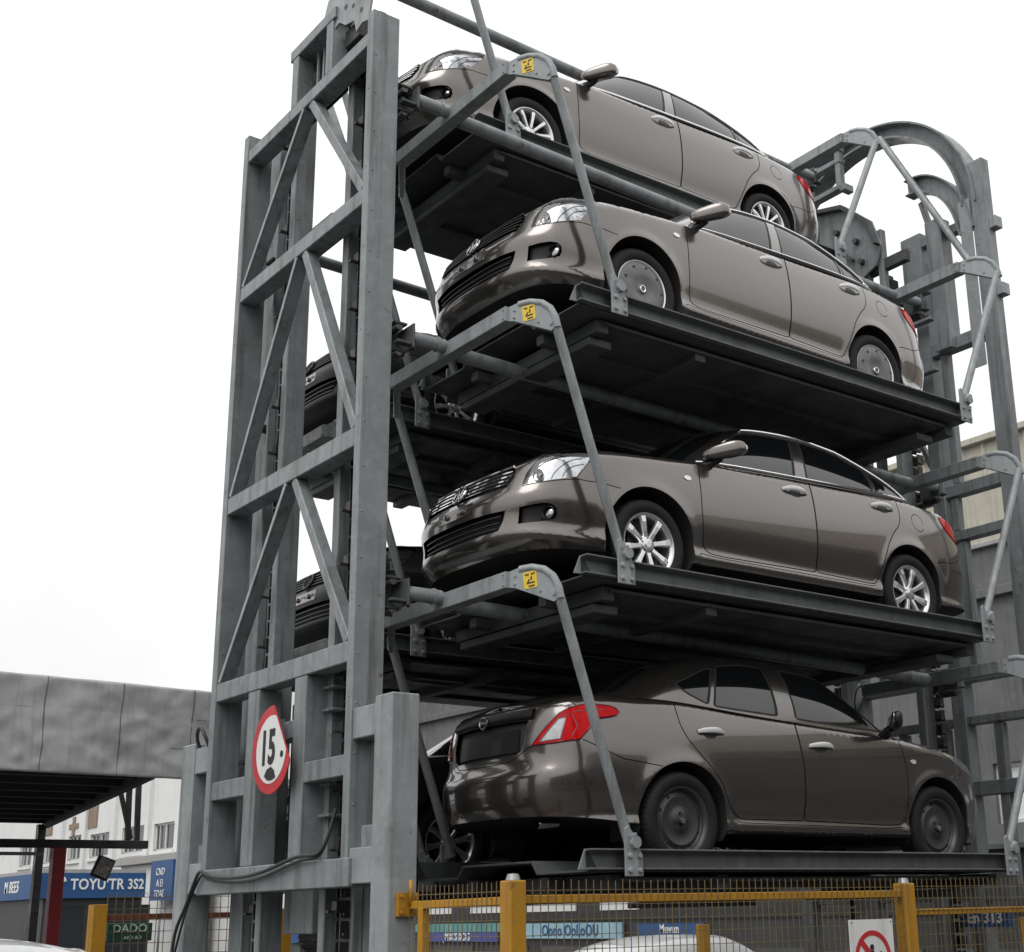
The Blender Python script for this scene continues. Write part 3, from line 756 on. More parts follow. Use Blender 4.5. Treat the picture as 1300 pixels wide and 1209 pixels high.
    for sd in (1, -1):
        fl = parts['fog_lamp', sd]; p = sh.tub(np.array([.82]), np.array([.432]))[0]; p[1] *= sd; p = Vector(p) + Vector((.022, -.010 * sd, 0))
        m = MB(); ax = Vector((-.93, .36 * sd, 0)); m.lathe([(.03, -.03), (.044, .01), (.05, .022), (.046, .028), (.04, .02)], p, ax, 24); m.build('lamp_ring', M['black'], fl)
        m = MB(); m.lathe([(0, .014), (.022, .012), (.038, .004)], p, ax, 20); m.build('lamp_glass', M['chromed'], fl)

def extra_b(sh, tn, sx, root, parts, paint):
    L = sh.L
    # boot garnish with emblem
    ss_ = np.linspace(L - .49, L, 14); up = y_line(sh, tn, None, [(s, 1.016 - .012 * (L - s) / .49) for s in ss_], .022); lo = y_line(sh, tn, None, [(s, .958) for s in ss_], .026); bk = y_line(sh, tn, None, [(s, .95) for s in ss_], -.01); bt = y_line(sh, tn, None, [(s, 1.03) for s in ss_], -.004)
    rows = [bt, up, lo, bk]; Pm = []
    for r in rows:
        Pm.append(np.vstack([r * [1, -1, 1], r[::-1][1:]]))
    g = Skin(); g.grid(np.array(Pm).transpose(1, 0, 2), flipn=True); g.build('boot_garnish', M['paintk'], root)
    c = sh.tub(np.array([L]), np.array([.965]))[0]; n = Vector((1, 0, .12)).normalized(); o = Vector(c) + n * .034; U = Vector((-.12, 0, 1)).normalized(); Sx = Vector((0, 1, 0))
    m = MB(); m.tube([tuple(o + Sx * math.cos(a) * .040 + U * math.sin(a) * .040) for a in np.linspace(0, 2 * math.pi, 24, endpoint=False)], .006, 8, closed=True)
    m.beam(tuple(o - Sx * .055), tuple(o + Sx * .055), .008, .018, up=tuple(U)); m.build('emblem', M['chromed'], root)
    # exhaust tip
    m = MB(); m.lathe([(.028, -.1), (.03, .05), (.026, .055), (.024, -.02), (0, -.02)], (3.46, .46, .295), (1, 0, -.05), 18); m.build('exhaust_pipe', M['chromed'], root)
    for sd in (1, -1):
        tl = parts['tail_lamp', sd]; tp_ = dict(FEAT_B['tub'])
        for nm, mm, rr in (('tail_lamp', 'redd', .0055), ('tail_clear', 'clearl', .004)):
            q = dense(tp_[nm], .03); B = y_line(sh, tn, None, q, .008); B[:, 1] *= sd
            m = MB(); m.tube([tuple(v) for v in B], rr, 6, closed=True); m.build('lamp_rim', M[mm], tl)
        for pts in ([(4.60, 1.0), (4.80, .985), (4.95, .93)], [(4.84, .97), (4.80, .89), (4.84, .82)]):
            B = y_line(sh, tn, None, dense(pts, .03, False), .007); B[:, 1] *= sd; m = MB(); m.tube([tuple(v) for v in B], .004, 5); m.build('lamp_rib', M['redd'], tl)
    # blank number plate back
    m = MB(); B = y_line(sh, tn, None, [(s, z) for s in (L - .36, L - .2, L) for z in (.75, .905)], -.016); vs = []
    for a in (0, 1, 2): vs += [tuple(B[2 * a]), tuple(B[2 * a + 1])]
    for a in (1, 0): vs += [tuple(B[2 * a] * [1, -1, 1]), tuple(B[2 * a + 1] * [1, -1, 1])]
    m.add(vs, [(2 * i, 2 * i + 2, 2 * i + 3, 2 * i + 1) for i in range(4)], True); m.build('plate_holder', M['paintk'], root)

def circ(s, z, r, rz=None, n=20): return [(s + r * math.cos(a), z + (rz or r) * math.sin(a)) for a in np.linspace(0, 2 * math.pi, n, endpoint=False)]

_A = CarShape(CAR_A); _B = CarShape(CAR_B); _xa = lambda x: float(_A.s_x(x)); _xb = lambda x: float(_B.s_x(x))
XA = lambda pts: [(_xa(x), z) for x, z in pts]
XB = lambda pts: [(_xb(x), z) for x, z in pts]
fd_a = [(.492, 1.2), (.485, .995), (.468, .86), (.462, .62), (.478, .40), (.50, .345), (.56, .322), (.70, .318), (1.60, .335), (1.612, .349), (1.618, .70), (1.628, 1.046), (1.634, 1.2)]
rd_a = [(1.640, 1.2), (1.634, 1.046), (1.624, .70), (1.618, .349), (1.64, .335), (2.18, .325), (2.245, .328), (2.282, .345), (2.348, .505), (2.43, .665), (2.52, .775), (2.608, .851), (2.645, .93), (2.655, 1.022), (2.655, 1.2)]
fd_b = [(.388, 1.2), (.389, .979), (.365, .85), (.356, .676), (.385, .45), (.40, .36), (.457, .328), (.60, .322), (1.45, .335), (1.472, .345), (1.468, .70), (1.487, 1.034), (1.49, 1.2)]
rd_b = [(1.497, 1.2), (1.494, 1.034), (1.475, .70), (1.478, .345), (1.50, .335), (2.06, .335), (2.115, .345), (2.20, .42), (2.28, .57), (2.36, .665), (2.436, .734), (2.54, .84), (2.59, .93), (2.605, 1.03), (2.605, 1.2)]
FEAT_A = dict(
    seams=[[(.642, .622), (.80, .640), (1.034, .672), (1.118, .668), (1.217, .672), (_xa(-.26), .655)],
           [(_xa(3.03), .595), (4.73, .617), (4.92, .640), (5.05, .69), (5.13, .80)],
           circ(_xa(2.87), .915, .075, .075)[:19],
           [(1.178, .882), (1.24, .91), (1.36, .935)],
           [(.62, .80), (.70, .84), (.80, .868)],
           XA([(.43, .30), (.46, .313), (.62, .302), (2.18, .306), (2.26, .313)])],
    tub=[('headlight', [(.642, .633), (.662, .711), (.69, .745), (.748, .812), (.84, .851), (.986, .898), (1.085, .914), (1.15, .905), (1.178, .882), (1.145, .824), (1.072, .742), (1.034, .691), (.893, .662), (.767, .641)]),
         ('grille', [(-.05, .626), (.10, .624), (.298, .621), (.516, .629), (.569, .703), (.552, .775), (.50, .796), (.42, .797), (.25, .785), (.10, .776), (-.05, .774)]),
         ('intake', [(-.05, .326), (.20, .328), (.42, .333), (.463, .338), (.50, .40), (.523, .466), (.30, .470), (-.05, .472)]),
         ('fog_lamp', [(.628, .474), (.72, .487), (.794, .495), (.845, .490), (.876, .468), (.884, .43), (.87, .395), (.774, .374), (.615, .366)]),
         ('tail_lamp', [(4.86, 1.035), (4.96, 1.033), (5.12, .985), (5.22, .93), (5.24, .865), (5.13, .845), (5.034, .855), (4.97, .89), (4.909, .925), (4.87, .98)]),
         ('indicator', circ(_xa(.352), .840, .033, .017))],
    doors=[('front_door', XA(fd_a)), ('rear_door', XA(rd_a))],
    handles={'front_door': (1.306, 1.566, .931), 'rear_door': (2.305, 2.568, .973)},
    glass=[('side_window_front', [(2.70, .09), (2.74, .35), (2.78, .70), (2.86, .84), (3.6, .87), (4.70, .875), (4.735, .5), (4.772, .075), (3.7, .075)]),
           ('side_window_rear', [(5.05, .075), (5.04, .5), (5.05, .875), (5.8, .875), (6.45, .80), (6.97, .60), (6.80, .30), (6.62, .065), (5.8, .07)]),
           ('side_window_quarter', [(6.71, .065), (6.88, .30), (7.05, .565), (7.40, .44), (7.70, .23), (7.70, .11), (7.45, .065)]),
           ('side_trim', [(2.60, .05), (2.66, .50), (2.74, .88), (2.86, .93), (4.2, .935), (5.6, .935), (6.4, .88), (7.0, .68), (7.55, .43), (7.82, .22), (7.80, .06), (7.5, .025), (5.0, .025), (3.2, .03)]),
           ('windshield', [(-.6, .06), (1.6, .06), (2.12, .08), (2.10, .5), (2.06, .93), (1.5, .955), (-.6, .955)]),
           ('rear_window', [(11, .10), (9.0, .10), (8.45, .12), (8.42, .5), (8.40, .86), (9.0, .92), (11, .92)])],
    gseams=[],
    trim=[([(2.55, .05), (3.4, .048), (5.0, .046), (6.6, .046), (7.5, .045), (7.84, .08), (7.86, .22), (7.6, .43), (7.0, .69), (6.4, .885), (5.6, .945), (4.2, .945), (2.9, .94), (2.76, .90), (2.66, .5), (2.60, .2)], 'window_surround', .0105, 'chrome')],
    inset=[('headlight', 'headlight', 'lampin', -.03, -.03), ('grille', 'grille', 'black', -.035, -.035), ('intake', 'intake', 'under', -.06, -.06),
           ('fog_lamp', 'fog_lamp', 'black', -.045, -.045), ('tail_lamp', 'tail_lamp', 'red', .006, .02), ('indicator', 'indicator', 'amber', .006, .01)],
    mirror=(.64, .915, 1.072), extra=extra_a)
FEAT_B = dict(
    seams=[[(_xb(2.78), .652), (4.319, .672), (4.482, .69), (4.664, .761), (4.77, .805)],
           [(5.135, .775), (5.18, .766), (5.223, .745), (5.30, .705), (5.336, .690), (5.45, .682), (5.6, .68), (5.75, .68)],
           [(4.80, 1.030), (4.84, 1.05), (4.88, 1.07)],
           [(1.079, .74), (1.20, .70), (1.26, .665)],
           XB([(.40, .30), (.45, .312), (.62, .300), (2.05, .310), (2.13, .318)])],
    tub=[('tail_clear', [(5.075, .797), (4.932, .938), (4.880, .945), (4.918, .810)]),
         ('tail_lamp', [(4.482, .991), (4.505, 1.016), (4.551, 1.03), (4.67, 1.036), (4.758, 1.030), (4.852, 1.007), (4.928, .972), (5.04, .88), (5.135, .781), (4.978, .785), (4.79, .804), (4.72, .874), (4.690, .928), (4.633, .945), (4.551, .958), (4.50, .972)]),
         ('plate_recess', [(5.20, .948), (5.215, .82), (5.235, .752), (5.30, .725), (5.85, .715), (5.85, .948)]),
         ('headlight', [(.50, .69), (.60, .78), (.80, .815), (1.10, .872), (1.22, .893), (1.29, .885), (1.20, .845), (1.05, .77), (.80, .70)]),
         ('grille', [(-.05, .62), (.38, .63), (.42, .72), (-.05, .715)]),
         ('intake', [(-.05, .34), (.42, .35), (.46, .46), (-.05, .46)]),
         ('indicator', circ(_xb(.268), .798, .030, .017))],
    doors=[('front_door', XB(fd_b)), ('rear_door', XB(rd_b))],
    handles={'front_door': (1.141, 1.394, .858), 'rear_door': (2.208, 2.448, .898)},
    glass=[('side_window_front', [(2.62, .10), (2.66, .42), (2.74, .80), (2.88, .855), (3.6, .875), (4.25, .875), (4.50, .5), (4.76, .07), (3.7, .07)]),
           ('side_window_rear', [(5.16, .07), (4.98, .5), (4.84, .875), (5.6, .875), (6.28, .83), (6.36, .45), (6.38, .05), (5.8, .06)]),
           ('side_window_quarter', [(6.50, .06), (6.48, .45), (6.42, .80), (6.74, .735), (7.30, .43), (7.26, .38), (6.9, .20)]),
           ('side_trim', [(2.50, .04), (2.58, .50), (2.68, .87), (2.86, .92), (4.2, .925), (5.6, .925), (6.4, .88), (6.8, .78), (7.42, .44), (7.34, .35), (6.9, .14), (6.5, .02), (5.0, .02), (3.2, .02)]),
           ('windshield', [(-.6, .06), (1.6, .06), (2.12, .08), (2.10, .5), (2.06, .93), (1.5, .955), (-.6, .955)]),
           ('rear_window', [(11, .10), (9.0, .10), (8.45, .12), (8.42, .5), (8.40, .86), (9.0, .92), (11, .92)])],
    gseams=[],
    trim=[],
    inset=[('headlight', 'headlight', 'lampin', .003, .02), ('grille', 'grille', 'black', -.03, -.03), ('intake', 'intake', 'under', -.05, -.05), ('plate_recess', 'plate_recess', 'under', -.03, -.03),
           ('tail_lamp', 'tail_lamp', 'red', .008, .02), ('tail_clear', 'reflector', 'clearl', .008, .02), ('indicator', 'indicator', 'amber', .006, .01)],
    mirror=(.53, .905, 1.075), dark_mirror=True, extra=extra_b)
# a taller white car with a deep roof band for the ground level
FEAT_W = dict(FEAT_B); FEAT_W['glass'] = [(g, [(t, .08 + (w_ - .08) * .58) for t, w_ in p]) for g, p in FEAT_B['glass']]
FEAT_W['dark_mirror'] = False
# ------------------------------------------------------------------ ground
g = MB(); g.box((-260, -260, -.3), (500, 500, 0)); tag(g.build('ground', M['asphalt']), kind='structure')

# ------------------------------------------------------------------ rotary parking tower frame
YC = 8.8; XF = 4.1; XR = 10.7
mirY = lambda y: 2 * YC - y
tower = thing('parking_tower', 'grey painted steel frame of a rotary car stacker, four decks high', 'parking tower', (XF, YC, 0))
def tp(name, mb, m=None, bevel=.006, par=None):
    mb.v = [(x - XF, y - YC, z) for x, y, z in mb.v]
    return mb.build(name, m or M['steel'], par or tower, bevel=bevel)
def tbox(name, a, b, m=None, bevel=.006, par=None): return tp(name, MB().box(a, b), m, bevel, par)
# front columns (near one with bolt heads up its face), posts and the short brackets between
for yy in (0, 1):
    f = (lambda y: y) if yy == 0 else mirY
    y0, y1 = (7.70, 7.785) if yy == 0 else (9.815, 9.90)
    m = MB().box((XF, y0, 1.78), (XF + .215, y1, 7.9)); _k = len(m.f)
    for z in np.arange(1.95, 7.8, .31): m.lathe([(0, .006), (.007, .006), (.008, 0)], (XF + .03, y0 if yy == 0 else y1, z), (0, -1 if yy == 0 else 1, 0), 7)
    for z in np.arange(2.3, 7.8, .62): m.lathe([(0, .005), (.006, .005), (.007, 0)], (XF, (y0 + y1) / 2, z), (-1, 0, 0), 7)
    c = tp('column', m)
    p0, p1 = (7.20, 7.41) if yy == 0 else (10.15, 10.38)
    p = tbox('support_post', (XF, p0, 0), (XF + .19, p1, 2.88), M['steel2'], .008)
    tbox('base_plate', (XF - .08, p0 - .08, 0), (XF + .27, p1 + .08, .025), par=p)
    b0, b1 = (7.41, 7.70) if yy == 0 else (9.90, 10.15)
    for z0, z1 in ((2.65, 2.84), (1.79, 2.0)):
        b = tbox('bracket', (XF + .012, b0, z0), (XF + .178, b1, z1), M['steel2'])
    tbox('gusset_plate', (XF + .05, b0, 2.0), (XF + .062, b1 - (b1 - b0) * .25, 2.13))
# front cross beams
for z0, z1 in ((7.64, 7.75), (6.365, 6.49), (4.585, 4.72), (3.145, 3.28)):
    tbox('cross_beam', (XF + .004, 7.787, z0), (XF + .15, 9.813, z1))
tbox('bottom_beam', (XF - .012, 7.66, 1.775), (XF + .16, 9.94, 1.945), M['steel'])
# lower panel
for a, b in ((9.07, 9.25), (8.35, 8.52)): tbox('mullion', (XF + .006, a, 1.947), (XF + .18, b, 3.143))
tbox('short_beam', (XF + .01, 7.787, 2.44), (XF + .15, 8.348, 2.57)); tbox('short_beam', (XF + .01, 9.252, 2.43), (XF + .15, 9.813, 2.56)); tbox('short_beam', (XF + .02, 8.522, 2.75), (XF + .15, 9.068, 2.87))
for z in (2.22, 2.42, 2.9, 3.05): tbox('ladder_rung', (XF + .12, 8.2, z), (XF + .26, 8.34, z + .02))
# K braces
for zt, zb in ((7.64, 6.49), (6.365, 4.72), (4.585, 3.28)):
    for s in (-1, 1):
        m = MB()
        if s < 0: m.beam((XF + .055, YC - .105, zt - .002), (XF + .055, YC - .98, zb + .004), .075, .09, up=(1, 0, 0)); br = tp('brace', m)
        else:
            m.beam((XF + .062, YC + .005, zt - .002), (XF + .062, YC + .98, zb + .004), .03, .095, up=(1, 0, 0)); br = tp('brace', m)
            m = MB(); m.beam((XF + .008, YC + .004, zt - .004), (XF + .008, YC + .98, zb + .006), .036, .012, up=(1, 0, 0)); tp('brace_edge', m, M['steel2'], .002, br)
m = MB(); m.beam((XF + .5, 9.62, 8.6), (XF + .5, 8.93, 7.3), .05, .07, up=(1, 0, 0)); tp('brace', m)
m = MB(); m.beam((XF + .44, 8.95, 3.25), (XF + .44, 8.42, 3.72), .05, .07, up=(1, 0, 0)); tp('brace', m)
# guide rails with the drive chains
for s, yy in ((-1, 0), (1, 1)):
    for XX, z1, d in ((XF, 7.9, 1), (XR, 6.6, -1)):
        X = lambda a: XX + d * a
        t = lambda y: YC + s * (YC - y)
        tbox('guide_rail', (X(.165), t(8.29), 1.0), (X(.33), t(8.375), z1))
        if d > 0: tbox('guide_flange', (X(.20), t(7.98), 1.0), (X(.272), t(8.0), z1))
        m = MB(); z = 1.1; k = 0
        while z < z1 - .1:
            for dy in (-.028, .028):
                yy_ = t(8.19) + dy; q = .026 if k % 2 else .018
                m.box((X(.21), yy_ - .007, z), (X(.27), yy_ + .007, z + .105))
            m.tube([(X(.24), t(8.19) - .05, z + .02), (X(.24), t(8.19) + .05, z + .02)], .017, 8)
            if k % 3 == 1:
                m.box((X(.18), t(8.19) - .035, z + .03), (X(.21), t(8.19) + .03, z + .10)); m.box((X(.14), t(8.19) + .0, z + .03), (X(.18), t(8.19) + .03, z + .045))
            z += .125; k += 1
        tp('drive_chain', m, M['chain'], 0)
        m = MB().box((X(.275), t(7.87 if yy == 0 else 7.62), 1.0), (X(.285), t(8.288), z1))
        zz = 1.3
        while zz < z1 - .2:
            m.lathe([(0, .010), (.011, .010), (.012, 0)], (X(.275), t(8.08), zz), (-d, 0, 0), 7); m.lathe([(0, .010), (.011, .010), (.012, 0)], (X(.275), t(8.26), zz + .04), (-d, 0, 0), 7); zz += .23
        if d > 0: tp('guide_web', m, M['steel'], 0)
# conduit and cable clips beside the far guide
m = MB(); m.tube([(XF + .26, 9.72, 2.0), (XF + .26, 9.72, 7.2)], .013, 8); cdt = tp('conduit', m, M['steel2'], 0)
for z in (2.7, 3.9, 5.3, 6.75): tbox('conduit_clip', (XF + .20, 9.66, z), (XF + .30, 9.80, z + .022), M['grease'], 0, cdt)
# head frame over the front beam
HZ0, HZ1 = 7.752, 8.2
for a, b in ((8.37, 8.47), (8.95, 9.05)): tbox('head_post', (XF + .01, a, HZ0), (XF + .15, b, HZ1))
tbox('head_beam', (XF + .006, 8.33, HZ1), (XF + .16, 9.09, HZ1 + .10))
tbox('head_plate', (XF + .17, 8.40, HZ0 - .1), (XF + .18, 9.04, HZ1 + .09), M['grease'], .002)
for y in (8.60, 8.72, 8.82): tbox('head_slat', (XF + .12, y, HZ0), (XF + .14, y + .022, HZ1), M['steel2'], .002)
tbox('side_clip', (XF + .05, 9.055, 8.0), (XF + .10, 9.09, 8.22)); tbox('side_clip', (XF + .05, 9.055, 7.78), (XF + .12, 9.10, 7.9))
# sprocket housing with flame-cut cover beside the near column
m = MB(); pts = [(8.56, 8.33), (8.50, 8.45), (8.10, 8.52), (7.86, 8.30), (7.80, 8.05), (7.84, 7.90), (7.93, 7.93), (8.02, 7.90), (8.06, 8.02), (8.20, 8.06), (8.30, 8.14), (8.42, 8.12)]
m.prism(pts, lambda u, v, t: (t, u, v), XF + .03, XF + .045); cov = None
for y, z, r in ((8.2, 8.22, .022), (8.08, 8.16, .018), (7.95, 8.05, .02), (8.36, 8.28, .02)): m.lathe([(0, .003), (r, .003), (r, 0)], (XF + .03, y, z), (-1, 0, 0), 12)

for f_i in range(14, len(m.f)): m.mi[f_i] = 1
tp('sprocket_cover', m, [M['steel2'], M['grease']], 0)
m = MB(); m.lathe([(.05, -.05), (.22, -.05), (.22, .05), (.05, .05)], (XF + .30, 8.30, 8.05), (1, 0, 0), 30)
for k in range(16):
    a = 2 * math.pi * k / 16; m.box((XF + .27, 8.30 + math.cos(a) * .235 - .025, 8.05 + math.sin(a) * .235 - .025), (XF + .33, 8.30 + math.cos(a) * .235 + .025, 8.05 + math.sin(a) * .235 + .025))
tp('sprocket', m, M['grease'], .004)
tbox('bearing_block', (XF + .12, 8.05, 7.76), (XF + .30, 8.36, 7.88), M['steel'])
tbox('bearing_block', (XF + .10, 8.10, 7.95), (XF + .28, 8.33, 8.10), M['grease'])
m = MB(); m.box((XF + .2, 8.36, 8.22), (XF + .32, 8.46, 8.9)); tp('arc_support', m)
# hanging motor under the bottom beam
m = MB(); m.lathe([(0, -.16), (.10, -.16), (.115, -.13), (.115, .13), (.09, .16), (0, .16)], (XF + .5, 8.95, 1.48), (0, 1, 0), 24)
for k in range(24):
    a = 2 * math.pi * k / 24; m.beam((XF + .5 + math.cos(a) * .12, 8.83, 1.48 + math.sin(a) * .12), (XF + .5 + math.cos(a) * .12, 9.07, 1.48 + math.sin(a) * .12), .006, .02, up=(math.cos(a), 0, math.sin(a)))
tp('drive_motor', m, M['grease'], 0)
tbox('motor_bracket', (XF + .3, 8.72, 1.50), (XF + .62, 9.15, 1.80), M['steel']); tbox('motor_post', (XF + .42, 8.98, 0), (XF + .58, 9.12, 1.35))
tbox('terminal_box', (XF + .32, 9.0, 2.02), (XF + .5, 9.06, 2.4), M['grease']); tbox('terminal_box', (XF + .25, 8.62, 2.02), (XF + .45, 8.95, 2.32), M['deck'])
tbox('added_dark_backing', (XF + .40, 8.93, 1.96), (XF + .56, 9.36, 3.10), M['deck'])  # added dark box, keeps bright background from showing between the mullions
# rear frame
for yy in (0, 1):
    y0, y1 = (7.25, 7.43) if yy == 0 else (10.17, 10.35)
    c = tbox('column', (XR, y0, 0), (XR + .115, y1, 8.78))
    for z in (8.05, 7.33, 3.4):
        tbox('splice_plate', (XR + .02, y0 - .075, z - .06), (XR + .13, y1 - .02, z + .06), M['steel2'], .004, c)
    s = -1 if yy == 0 else 1; t = lambda y: YC + s * (YC - y)
    tbox('inner_column', (XR + .02, t(8.10), 0), (XR + .18, t(8.25), 7.35))
    tbox('guide_post', (XR + .02, t(8.10), 7.36), (XR + .15, t(8.36), 8.30)); tbox('guide_post', (XR - .05, t(7.79), 6.9), (XR + .12, t(7.98), 8.33))
    m = MB(); m.beam((XR + .035, t(7.97), 8.3), (XR + .035, t(8.05), 8.62), .05, .07, up=(1, 0, 0)); tp('guide_tip', m)
    tbox('guide_link', (XR + .03, t(7.44), 8.13), (XR + .13, t(8.16), 8.23))
    tbox('chain_plate', (XR + .155, t(8.05), 7.4), (XR + .17, t(8.35), 8.0), M['grease'], .002)
for z0, z1 in ((6.905, 7.035), (5.41, 5.53), (4.965, 5.06), (3.60, 3.74), (3.20, 3.28), (2.55, 2.68), (1.62, 1.74), (.55, .68)):
    tbox('cross_beam', (XR + .04, 7.435, z0), (XR + .16, 10.165, z1))
for y in (7.93, 8.55, 9.05): tbox('stud', (XR + .06, y, 3.75), (XR + .14, y + .09, 4.96)); tbox('stud', (XR + .06, y + .05, 5.07), (XR + .14, y + .13, 5.40)); tbox('stud', (XR + .06, y, 5.54), (XR + .14, y + .09, 6.90)); tbox('stud', (XR + .06, y - .2, 1.75), (XR + .14, y - .1, 3.19))
for s in (-1, 1):
    for zt, zb in ((3.18, 2.70), (6.88, 5.55)):
        m = MB(); m.beam((XR + .10, YC + s * .1, zt), (XR + .10, YC + s * .62, zb), .05, .06, up=(1, 0, 0)); tp('brace', m)
# curved guide tracks over the top of the rear frame
def arcpts(c, r, a0, a1, n): return [(c[0] + r * math.cos(a), c[1] + r * math.sin(a)) for a in np.linspace(a0, a1, n)]
m = MB(); ctr = (YC, 8.34)
A = arcpts(ctr, 1.44, R_(180), R_(0), 64); B = arcpts(ctr, 1.27, R_(0), R_(180), 64)
m.prism(A + B, lambda u, v, t: (t, u, v), XR + .085, XR + .10, smooth=True)
for r0, r1 in ((1.425, 1.445), (1.265, 1.285)):
    m.prism(arcpts(ctr, r1, R_(180), R_(0), 64) + arcpts(ctr, r0, R_(0), R_(180), 64), lambda u, v, t: (t, u, v), XR - .02, XR + .20, smooth=True)
arcp = tp('curved_track', m, M['steel'], 0)
m = MB(); m.tube([(XR - .04, 8.46, 9.56), (XR - .04, 7.44, 7.62)], .036, 12); tp('track_brace', m, M['steel2'], 0)
for s in (-1, 1):
    t = lambda y: YC + s * (YC - y)
    cl = nspline(np.arange(5), np.array([(8.20, 8.83), (7.98, 8.80), (7.74, 8.62), (7.58, 8.36), (7.50, 8.05)]))(np.linspace(0, 4, 24))
    d = np.gradient(cl, axis=0); d /= np.linalg.norm(d, axis=1, keepdims=True); nn = np.stack([d[:, 1], -d[:, 0]], 1)
    m = MB(); P1 = cl + nn * .085; P2 = cl - nn * .085
    m.prism([(t(a), b) for a, b in P1] + [(t(a), b) for a, b in P2[::-1]], lambda u, v, w_: (w_, u, v), XR + .03, XR + .05, smooth=True)
    for Pk in (P1, P2):
        m.prism([(t(a), b) for a, b in Pk] + [(t(a), b) for a, b in (Pk + nn * .015)[::-1]], lambda u, v, w_: (w_, u, v), XR - .03, XR + .11, smooth=True)
    tp('inner_track', m, M['steel'], 0)
    tbox('track_plate', (XR - .012, t(7.432), 6.6), (XR - .002, t(7.575), 8.4), M['steel2'], .002)
# box frame holding the top of the track
for y in (8.83, 9.28): tbox('frame_post', (XR - .30, y, 9.05), (XR - .22, y + .07, 9.52))
for z in (9.50, 9.36, 9.04): tbox('frame_rail', (XR - .31, 8.82, z), (XR - .21, 9.75, z + .06))
tbox('frame_foot', (XR - .34, 8.74, 8.98), (XR - .20, 8.82, 9.06))
# gearbox plate
m = MB(); m.prism([(9.35, 8.62), (9.1, 8.78), (8.62, 8.66), (8.30, 8.36), (8.20, 8.05), (8.28, 7.85), (8.6, 7.72), (9.2, 7.75), (9.4, 8.1)], lambda u, v, t: (t, u, v), XR - .50, XR - .47); gp = tp('gearbox_plate', m, M['steel'], .004)
m = MB(); m.prism([(9.35, 8.62), (9.1, 8.78), (8.62, 8.66), (8.30, 8.36), (8.20, 8.05), (8.24, 8.05), (8.34, 8.34), (8.64, 8.62), (9.1, 8.74), (9.35, 8.58)], lambda u, v, t: (t, u, v), XR - .58, XR - .50)
for y, z in ((8.5, 8.2), (8.75, 8.4), (8.9, 8.05), (9.1, 8.4), (8.45, 7.95), (8.7, 7.9)): m.lathe([(0, .05), (.03, .05), (.035, 0)], (XR - .50, y, z), (-1, 0, 0), 10)
m.beam((XR - .53, 8.55, 8.0), (XR - .53, 8.75, 8.2), .03, .04, up=(1, 0, 0)); m.beam((XR - .53, 8.75, 8.08), (XR - .53, 8.75, 7.9), .03, .04, up=(1, 0, 0))
tp('gearbox_rim', m, M['deck'], 0, gp)
for y in (8.22, 8.42): tbox('gear_post', (XR - .46, y, 7.0), (XR - .38, y + .07, 8.25))
tbox('gear_rail', (XR - .44, 7.95, 7.80), (XR - .36, 9.6, 7.92), M['deck'])
# clutter of the drive at the back: rungs, chain plates, cable tray
for z in (7.55, 7.25, 6.7, 6.2): tbox('ladder_rung', (XR - .10, 7.98, z), (XR - .02, 8.75, z + .035), M['steel'])
for y, z0, z1 in ((8.42, 5.2, 7.9), (8.70, 5.2, 7.6), (8.98, 5.2, 7.6)): tbox('drive_strut', (XR - .16, y, z0), (XR - .06, y + .07, z1), M['deck'])
for y, z in ((8.30, 7.62), (8.52, 7.34), (8.86, 7.22), (8.24, 6.4)): tbox('chain_bracket', (XR - .26, y, z), (XR - .14, y + .14, z + .16), M['grease'])
tbox('cable_tray', (XR - .30, 8.50, 7.66), (XR - .18, 9.7, 7.76), M['grease']); tbox('cable_tray', (XR - .34, 8.15, 7.12), (XR - .22, 9.7, 7.20), M['deck'])
# line shaft low between the frames
m = MB(); m.tube([(XF + .4, 9.6, 1.05), (XR - .2, 9.6, 1.05)], .06, 14); tp('line_shaft', m, M['grease'], 0)

